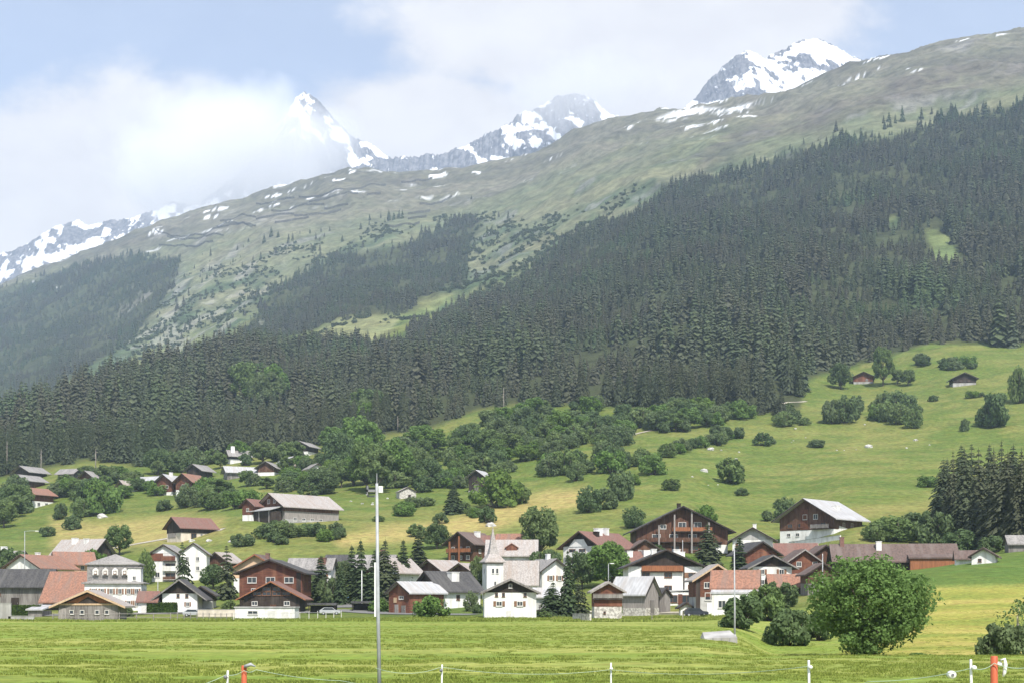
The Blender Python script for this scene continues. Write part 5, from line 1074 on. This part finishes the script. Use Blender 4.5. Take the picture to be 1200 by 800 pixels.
# ------------------------------------------------------------------ foreground fence, poles, hedges and small things
def stand(px, d): return (px-600)/F*d, d
def zat(py, d): return EYE+(HZ-py)/F*d
def hpost(label, px, pytop, d, rad, mat, n=8, lean=0.0, name='fence_post', cat='fence post', group=None):
    x, y = stand(px, d); g = tz(x, y); top = zat(pytop, d); o = empty(name, (x, y, g)); tag(o, label, cat, group)
    MB().tube([(0,0,-.4), (lean*.5, 0, (top-g)*.5), (lean, 0, top-g-.01), (lean, 0, top-g)], [rad, rad, rad, rad*.8], n).build('shaft', M[mat], o, True)
    return o, x, y, g, top
def insulator(o, z, mat='white_plastic', x=0, y=-.06, r=.035):
    MB().tube([(x,y-.03,z), (x,y-.015,z), (x,y+.02,z), (x,y+.035,z)], [r*.5, r, r, r*.5], 10).build('insulator', M[mat], o, True)
pr, *_r = hpost('thick orange fence post near the right edge with a white handle hooked on', 1165, 768, 20, .052, 'orange_paint', 12)
insulator(pr, _r[3]-_r[2]-.12, x=.07, y=-.03, r=.04)
MB().tube([(.07,-.07,_r[3]-_r[2]-.06),(.12,-.09,_r[3]-_r[2]-.04),(.135,-.09,_r[3]-_r[2]-.12),(.12,-.09,_r[3]-_r[2]-.24),(.10,-.09,_r[3]-_r[2]-.30)], [.015,.02,.028,.026,.012], 8).build('gate_handle', M['white_plastic'], pr, True)
pl, *_l = hpost('orange fence post near the left with a grey clip on top', 286, 779, 25, .050, 'orange_paint', 12)
MB().tube([(.02,-.07,_l[3]-_l[2]-.02),(.14,-.08,_l[3]-_l[2]+.02),(.22,-.06,_l[3]-_l[2]-.02)], [.03,.035,.012], 8).build('clip', M['galvanised'], pl, True)
posts = [('white plastic fence post just left of the thick orange post', 1140, 772, 20, .019, -.03), ('white plastic fence post in the middle of the right meadow', 949, 773, 24, .022, -.02), ('thin white fence post right of the image centre', 716, 776, 29, .019, 0),
         ('thin white fence post between the tall pole and the centre', 517, 778, 28, .019, .02), ('white fence post left of the left orange post', 265, 785, 25, .020, .03)]
P = {}
for lab, px, pt, d, r_, ln in posts:
    o, x, y, g, top = hpost(lab, px, pt, d, r_, 'white_plastic', 8, ln); insulator(o, top-g-.12, 'grey_plastic' if px < 600 else 'white_plastic'); P[px] = (x, y, top)
def wire(label, pts, sag=.12, rad=.006, mat='wire_rope'):
    c = []
    for a, b in zip(pts, pts[1:]):
        for i in range(12): t = i/12; c.append((a[0]+(b[0]-a[0])*t, a[1]+(b[1]-a[1])*t, a[2]+(b[2]-a[2])*t-sag*4*t*(1-t)))
    c.append(pts[-1]); return tag(MB().tube(c, [rad]*len(c), 5).build('fence_wire', M[mat], None, True), label, 'wire')
def pt(px, py, d): x, y = stand(px, d); return (x, y, zat(py, d))
wire('pale rope running from the thick orange post down to the left', [pt(1212,780,19.7), pt(1165,776.5,19.93), pt(1140,782,19.97), pt(1018,798,21), pt(949,812,23.9)], .05, .006)
wire('pale rope crossing the left orange post and falling to both sides', [pt(215,806,24.6), pt(265,790,24.95), pt(286,785,24.92), pt(300,784,24.95), pt(400,797,26), pt(517,812,27.9)], .04, .006)
wire('thin tape between the tall pole and the centre fence post', [pt(440,782,27.5), pt(517,781,27.95), pt(716,784,28.95), pt(949,780,23.93)], .12, .005)
x, y = stand(1115, 20.6); tag(MB().tube([(0,-.06,0),(0,-.05,0),(0,.05,0),(0,.06,0)], [.04,.06,.06,.04], 14).build('wire_reel', M['white_plastic'], None, True), 'round white reel hanging on the rope left of the white post', 'reel').location = (x, y, zat(790, 20.6))
o = bpy.data.objects['wire_reel']; link('hub', MB().tube([(0,-.075,0),(0,.075,0)], [.022,.022], 8).mesh('hub', M['grey_plastic']), o)
# tall pole in the left foreground
d = 34; x, y = stand(443, d); g = tz(x, y); top = zat(566, d); o = empty('lamp_pole', (x, y, g)); tag(o, 'tall slim galvanised pole in the left foreground with a bracket and white box on top', 'pole'); H = top-g
MB().tube([(.05,0,-.6),(0,0,H*.4),(-.03,0,H)], [.052,.044,.034], 12).build('shaft', M['galvanised'], o, True)
MB().box(-.27,-.06,-.12,.12,H-.22,-.16+H).box(-.27,-.24,-.12,.12,H-.30,H-.06).box(-.27,-.07,-.03,.03,H-.34,H-.30).build('bracket', M['grey_plastic'], o)
MB().box(.02,.12,-.07,.07,H-.23,H-.07).build('box', M['white_plastic'], o)
MB().tube([(-.03,0,H),(-.03,0,H+.25)], [.012,.008], 6).build('tip', M['galvanised'], o)
MB().box(-.09,-.045,-.03,.03,H*.36,H*.62).build('cable_cover', M['white_plastic'], o)
# slim pole with slab in the right meadow
x, y, g = ground_at(861, 752, 55, 200); o = empty('pole', (x, y, g)); tag(o, 'slim metal pole beside the white slab in the right meadow', 'pole'); H = zat(640, y)-g
MB().tube([(0,0,-.4),(0,0,H*.35),(-.03,0,H)], [.075,.055,.035], 10).build('shaft', M['galvanised'], o, True); MB().tube([(0,0,-.2),(0,0,.5)], [.11,.09], 10).build('sleeve', M['concrete'], o, True); MB().tube([(-.03,0,H),(-.03,0,H+.3)],[.018,.01],6).build('tip', M['galvanised'], o)
x, y, g = ground_at(842, 750, 55, 200); o = empty('slab', (x, y, g), R(6)); tag(o, 'white slab lying in the grass at the foot of the slim pole', 'slab'); k = y/F
MB().add([(-20*k,-.7,-.25),(19*k,-.7,-.25),(19*k,1.1,-.25),(-20*k,1.1,-.25),(-20*k,-.7,.16),(19*k,-.7,.22),(19*k,1.1,.62),(-14*k,1.1,.5)], [(0,3,2,1),(4,5,6,7),(0,1,5,4),(1,2,6,5),(2,3,7,6),(3,0,4,7)]).build('cover', M['concrete'], o)
for i in range(3): MB().box((-10+10*i)*k-.03, (-10+10*i)*k+.03, -.72, -.705, -.2, .17).build('joint', M['grey_plastic'], o)
# village lamp posts and masts
def lamp(label, px, py, pytop, arm, name='street_lamp', dmin=215, mat='galvanised'):
    x, y, g = ground_at(px, py, dmin); k = y/F; o = empty(name, (x, y, g)); tag(o, label, 'lamp' if arm else 'pole'); H = (py-pytop)*k
    MB().tube([(0,0,-.5),(0,0,H*.5),(0,0,H)], [.13,.10,.07], 8).build('shaft', M[mat], o, True)
    if arm:
        MB().tube([(0,0,H-.05),(arm*k*.5,0,H+.1),(arm*k,0,H+.05)], [.06,.05,.05], 6).build('arm', M[mat], o, True)
        MB().box(arm*k-.15 if arm > 0 else arm*k-.7, arm*k+.7 if arm > 0 else arm*k+.15, -.18, .18, H-.06, H+.12).build('lamp_head', M['white_plastic'], o)
    else: MB().tube([(0,0,H),(0,0,H+.3)], [.09,.02], 6).build('cap', M['white_plastic'], o)
lamp('lamp post with a long pale arm at the far left of the village', 29, 690, 622, 13)
lamp('street lamp in front of the dark leafy trees by the weathered barn', 713, 694, 660, 3)
lamp('thin pale mast beside the white cottage on the left', 185, 712, 681, 0, 'mast')
lamp('white flag mast between the slender conifers and second carport', 424, 714, 669, 0, 'mast', mat='white_plastic')
lamp('thin grey mast before the brown gabled shed on the right', 964, 700, 650, 0, 'mast')
lamp('pale mast rising from the lawn under the brown balcony chalet', 800, 668, 634, 0, 'mast')
# clipped hedges
def hedge(label, px, py, w, h, d):
    x, y, g = ground_at(px, py, 205); k = y/F; o = empty('clipped_hedge', (x, y+d*k/2, g)); tag(o, label, 'hedge'); w, h, d = w*k, h*k, d*k
    r = np.random.default_rng(int(px)); n = 2600; p = r.random((n, 3))-.5; ax = r.integers(0, 3, n); p[np.arange(n), ax] = np.sign(p[np.arange(n), ax])*.5; p *= [w, d, h]; p[:, 2] += h/2; p += r.normal(size=(n,3))*.06
    a = r.normal(size=(n,3)); a /= np.linalg.norm(a, axis=1)[:,None]; b = np.cross(a, r.normal(size=(n,3))); b /= np.linalg.norm(b, axis=1)[:,None]
    q = np.stack([p-a*.16, p-b*.1, p+a*.16, p+b*.1], 1).reshape(-1,3); q[:,2] = np.maximum(q[:,2], -.1)
    link('foliage', np_mesh('foliage', q, np.arange(n*4).reshape(n,4), M['hedge_leaf']), o); MB().box(-w/2+.15, w/2-.15, -d/2+.15, d/2-.15, -1, h-.15).build('core', M['hedge_leaf'], o)
hedge('clipped green hedge in front of the white cottage on the left', 189, 718, 33, 12, 9)
hedge('dark clipped hedge in front of the slate roofed barn on the left', 28, 721, 36, 12, 9)
# walls, fences, yard things
def wall(label, px0, py0, px1, py1, h, mat, name='garden_wall', cap='concrete', dmin=205):
    a, b = ground_at(px0, py0, dmin), ground_at(px1, py1, dmin); L = math.dist(a[:2], b[:2]); k = a[1]/F; o = empty(name, a, math.atan2(b[1]-a[1], b[0]-a[0])); tag(o, label, 'wall'); hh = h*k; dz = b[2]-a[2]
    MB().add([(0,-.15,-1.5),(L,-.15,dz-1.5),(L,.15,dz-1.5),(0,.15,-1.5),(0,-.15,hh),(L,-.15,dz+hh),(L,.15,dz+hh),(0,.15,hh)], [(0,3,2,1),(4,5,6,7),(0,1,5,4),(1,2,6,5),(2,3,7,6),(3,0,4,7)]).build('body', M[mat], o)
    MB().add([(0,-.2,hh+.002),(L,-.2,dz+hh+.002),(L,.2,dz+hh+.002),(0,.2,hh+.002),(0,-.2,hh+.1),(L,-.2,dz+hh+.1),(L,.2,dz+hh+.1),(0,.2,hh+.1)], [(0,3,2,1),(4,5,6,7),(0,1,5,4),(1,2,6,5),(2,3,7,6),(3,0,4,7)]).build('coping', M[cap], o)
wall('grey concrete ramp wall at the left edge of the village', -12, 731, 13, 729, 20, 'concrete')
wall('low pale concrete kerb wall at the left meadow edge', 10, 730, 40, 728, 5, 'concrete')
wall('cream garden wall between the white cottage and the white garage', 232, 722, 276, 722, 8, 'cream_plaster')
wall('grey terrace wall under the hillside farmhouse', 925, 640, 985, 632, 5, 'white_plaster', dmin=280)
wall('low stone wall by the log hut on the meadow side', 672, 726, 692, 728, 7, 'rubble_stone')
def rail_fence(label, pts, h, mat, step=2.2, rails=2, dmin=205, name='rail_fence', cat='fence', rad=.05):
    P3 = []
    for (x0, y0), (x1, y1) in zip(pts, pts[1:]):
        a, b = ground_at(x0, y0, dmin), ground_at(x1, y1, dmin); n = max(1, int(math.dist(a[:2], b[:2])/step))
        P3 += [(a[0]+(b[0]-a[0])*i/n, a[1]+(b[1]-a[1])*i/n) for i in range(n)]
    P3.append(ground_at(*pts[-1], dmin)[:2]); P3 = [(x, y, tz(x, y)) for x, y in P3]; o = empty(name, P3[0]); tag(o, label, cat); ox, oy, oz = P3[0]
    for x, y, z in P3: MB().box(x-ox-rad, x-ox+rad, y-oy-rad, y-oy+rad, z-oz-.4, z-oz+h*random.uniform(.92,1.08)).build('post', M[mat], o)
    for j in range(rails):
        zz = h*(.85-.4*j)
        MB().tube([(x-ox, y-oy-rad-.03, z-oz+zz) for x, y, z in P3], [.035]*len(P3), 4).build('rail', M[mat], o)
rail_fence('grey wooden rail fence along the meadow below the stable and cottage', [(62,729),(140,730),(200,728),(272,726)], 1.25, 'silver_timber', 2.4, 3)
rail_fence('sparse white post fence before the white garage', [(274,727),(340,726),(400,723)], 1.3, 'window_frame', 5.5, 1)
rail_fence('short pale fence on the grass before the weathered barn', [(764,727),(800,726)], 1.1, 'silver_timber', 3.0, 1)
def car(label, px, py, rot, mat, dmin=205):
    x, y, g = ground_at(px, py, dmin); o = empty('parked_car', (x, y+1, g), R(rot)); tag(o, label, 'car')
    MB().extrude_y([(-2.05,.35),(2.05,.35),(2.1,.75),(1.9,.88),(1.1,.98),(.55,1.45),(-1.2,1.48),(-1.9,1.02),(-2.1,.9)], -.85, .85).build('body', M[mat], o)
    for s in (-1, 1): MB().extrude_y([(-1.6,1.0),(.95,1.0),(.48,1.38),(-1.12,1.40)], s*.852, s*.87).build('side_window', M['window_glass'], o)
    for sx in (-1.3, 1.3):
        for sy in (-.86, .7):
            w_ = MB().tube([(sx,sy,.32),(sx,sy+.18,.32)], [.32,.32], 14).build('wheel', M['tyre_rubber'], o); link('rim', MB().tube([(sx,sy-.01 if sy < 0 else sy+.19,.32),(sx,sy+.02 if sy < 0 else sy+.17,.32)], [.19,.19], 10).mesh('rim', M['galvanised']), w_)
car('dark car parked at the meadow edge below the brown gabled house', 816, 722, 4, 'car_dark')
car('silver car parked before the cream garden wall on the left', 226, 722, 2, 'car_silver')
car('pale car under the low dark carport', 386, 720, 6, 'car_silver')
x, y, g = ground_at(402, 701, 215); r = random.Random(3); bm = bmesh.new(); bmesh.ops.create_grid(bm, x_segments=9, y_segments=6, size=1); k = y/F
for v in bm.verts: v.co = Vector((v.co.x*7*k, v.co.y*2.2, max(0, (1-abs(v.co.x)**3)*(1-abs(v.co.y)**2))*8*k+r.uniform(-.12,.12)))
me = bpy.data.meshes.new('tarpaulin'); bm.to_mesh(me); bm.free(); me.materials.append(M['blue_sheet']); o = link('tarpaulin', me, None, (x, y+1, g+.05)); tag(o, 'crumpled blue sheet over a heap beside the lane', 'tarpaulin'); sm = o.modifiers.new('thick', 'SOLIDIFY'); sm.thickness = .06
# avalanche barriers in rows on the alpine slope
def barrier(px0, py0, px1, py1, h=4.6):
    a, b = ground_at(px0, py0, 1500, 4500), ground_at(px1, py1, 1500, 4500); n = max(2, int(math.dist(a[:2], b[:2])/12)); f = MB()
    P3 = [(a[0]+(b[0]-a[0])*i/n, a[1]+(b[1]-a[1])*i/n) for i in range(n+1)]; P3 = [(x, y, tz(x, y)) for x, y in P3]
    o = empty('avalanche_barrier', P3[0]); ox, oy, oz = P3[0]; tag(o, 'dark steel avalanche barrier running across the alpine slope below the ridge', 'barrier', 'avalanche barriers on the alpine slope')
    rl = MB()
    for p, q in zip(P3, P3[1:]):
        for j in range(5):
            z0 = .3+j*h/5; v = []
            for (x, y, z), e in ((p, .3), (q, -.3)):
                for dy, dz in ((0,0),(.25,0),(.25,h/5*.72),(0,h/5*.72)): v.append((x-ox+e, y-oy+dy-j*.3, z-oz+z0+dz))
            rl.add(v, [(0,1,2,3),(7,6,5,4),(0,4,5,1),(1,5,6,2),(2,6,7,3),(3,7,4,0)])
    rl.build('rail', M['barrier_steel'], o)
    for x, y, z in P3[::2]: MB().tube([(x-ox, y-oy+3.5, z-oz-1), (x-ox, y-oy-.4, z-oz+h*.8), (x-ox, y-oy+.2, z-oz+h*.4), (x-ox, y-oy+.5, z-oz-1)], [.25,.2,.2,.25], 4).build('support', M['barrier_steel'], o)
for q in [(182,270,300,266),(196,278,262,277),(186,288,250,284),(254,266,296,267),(258,260,300,256),(300,258,345,252),(322,262,362,256),(345,254,400,247),(318,248,380,241),(380,246,408,241),(362,238,420,228),(392,224,452,218),(430,230,446,228),(470,215,506,210),(492,240,530,231),(478,252,504,248),(455,266,492,262),(478,258,500,255),(350,232,392,224),(300,240,345,233)]: barrier(*q)
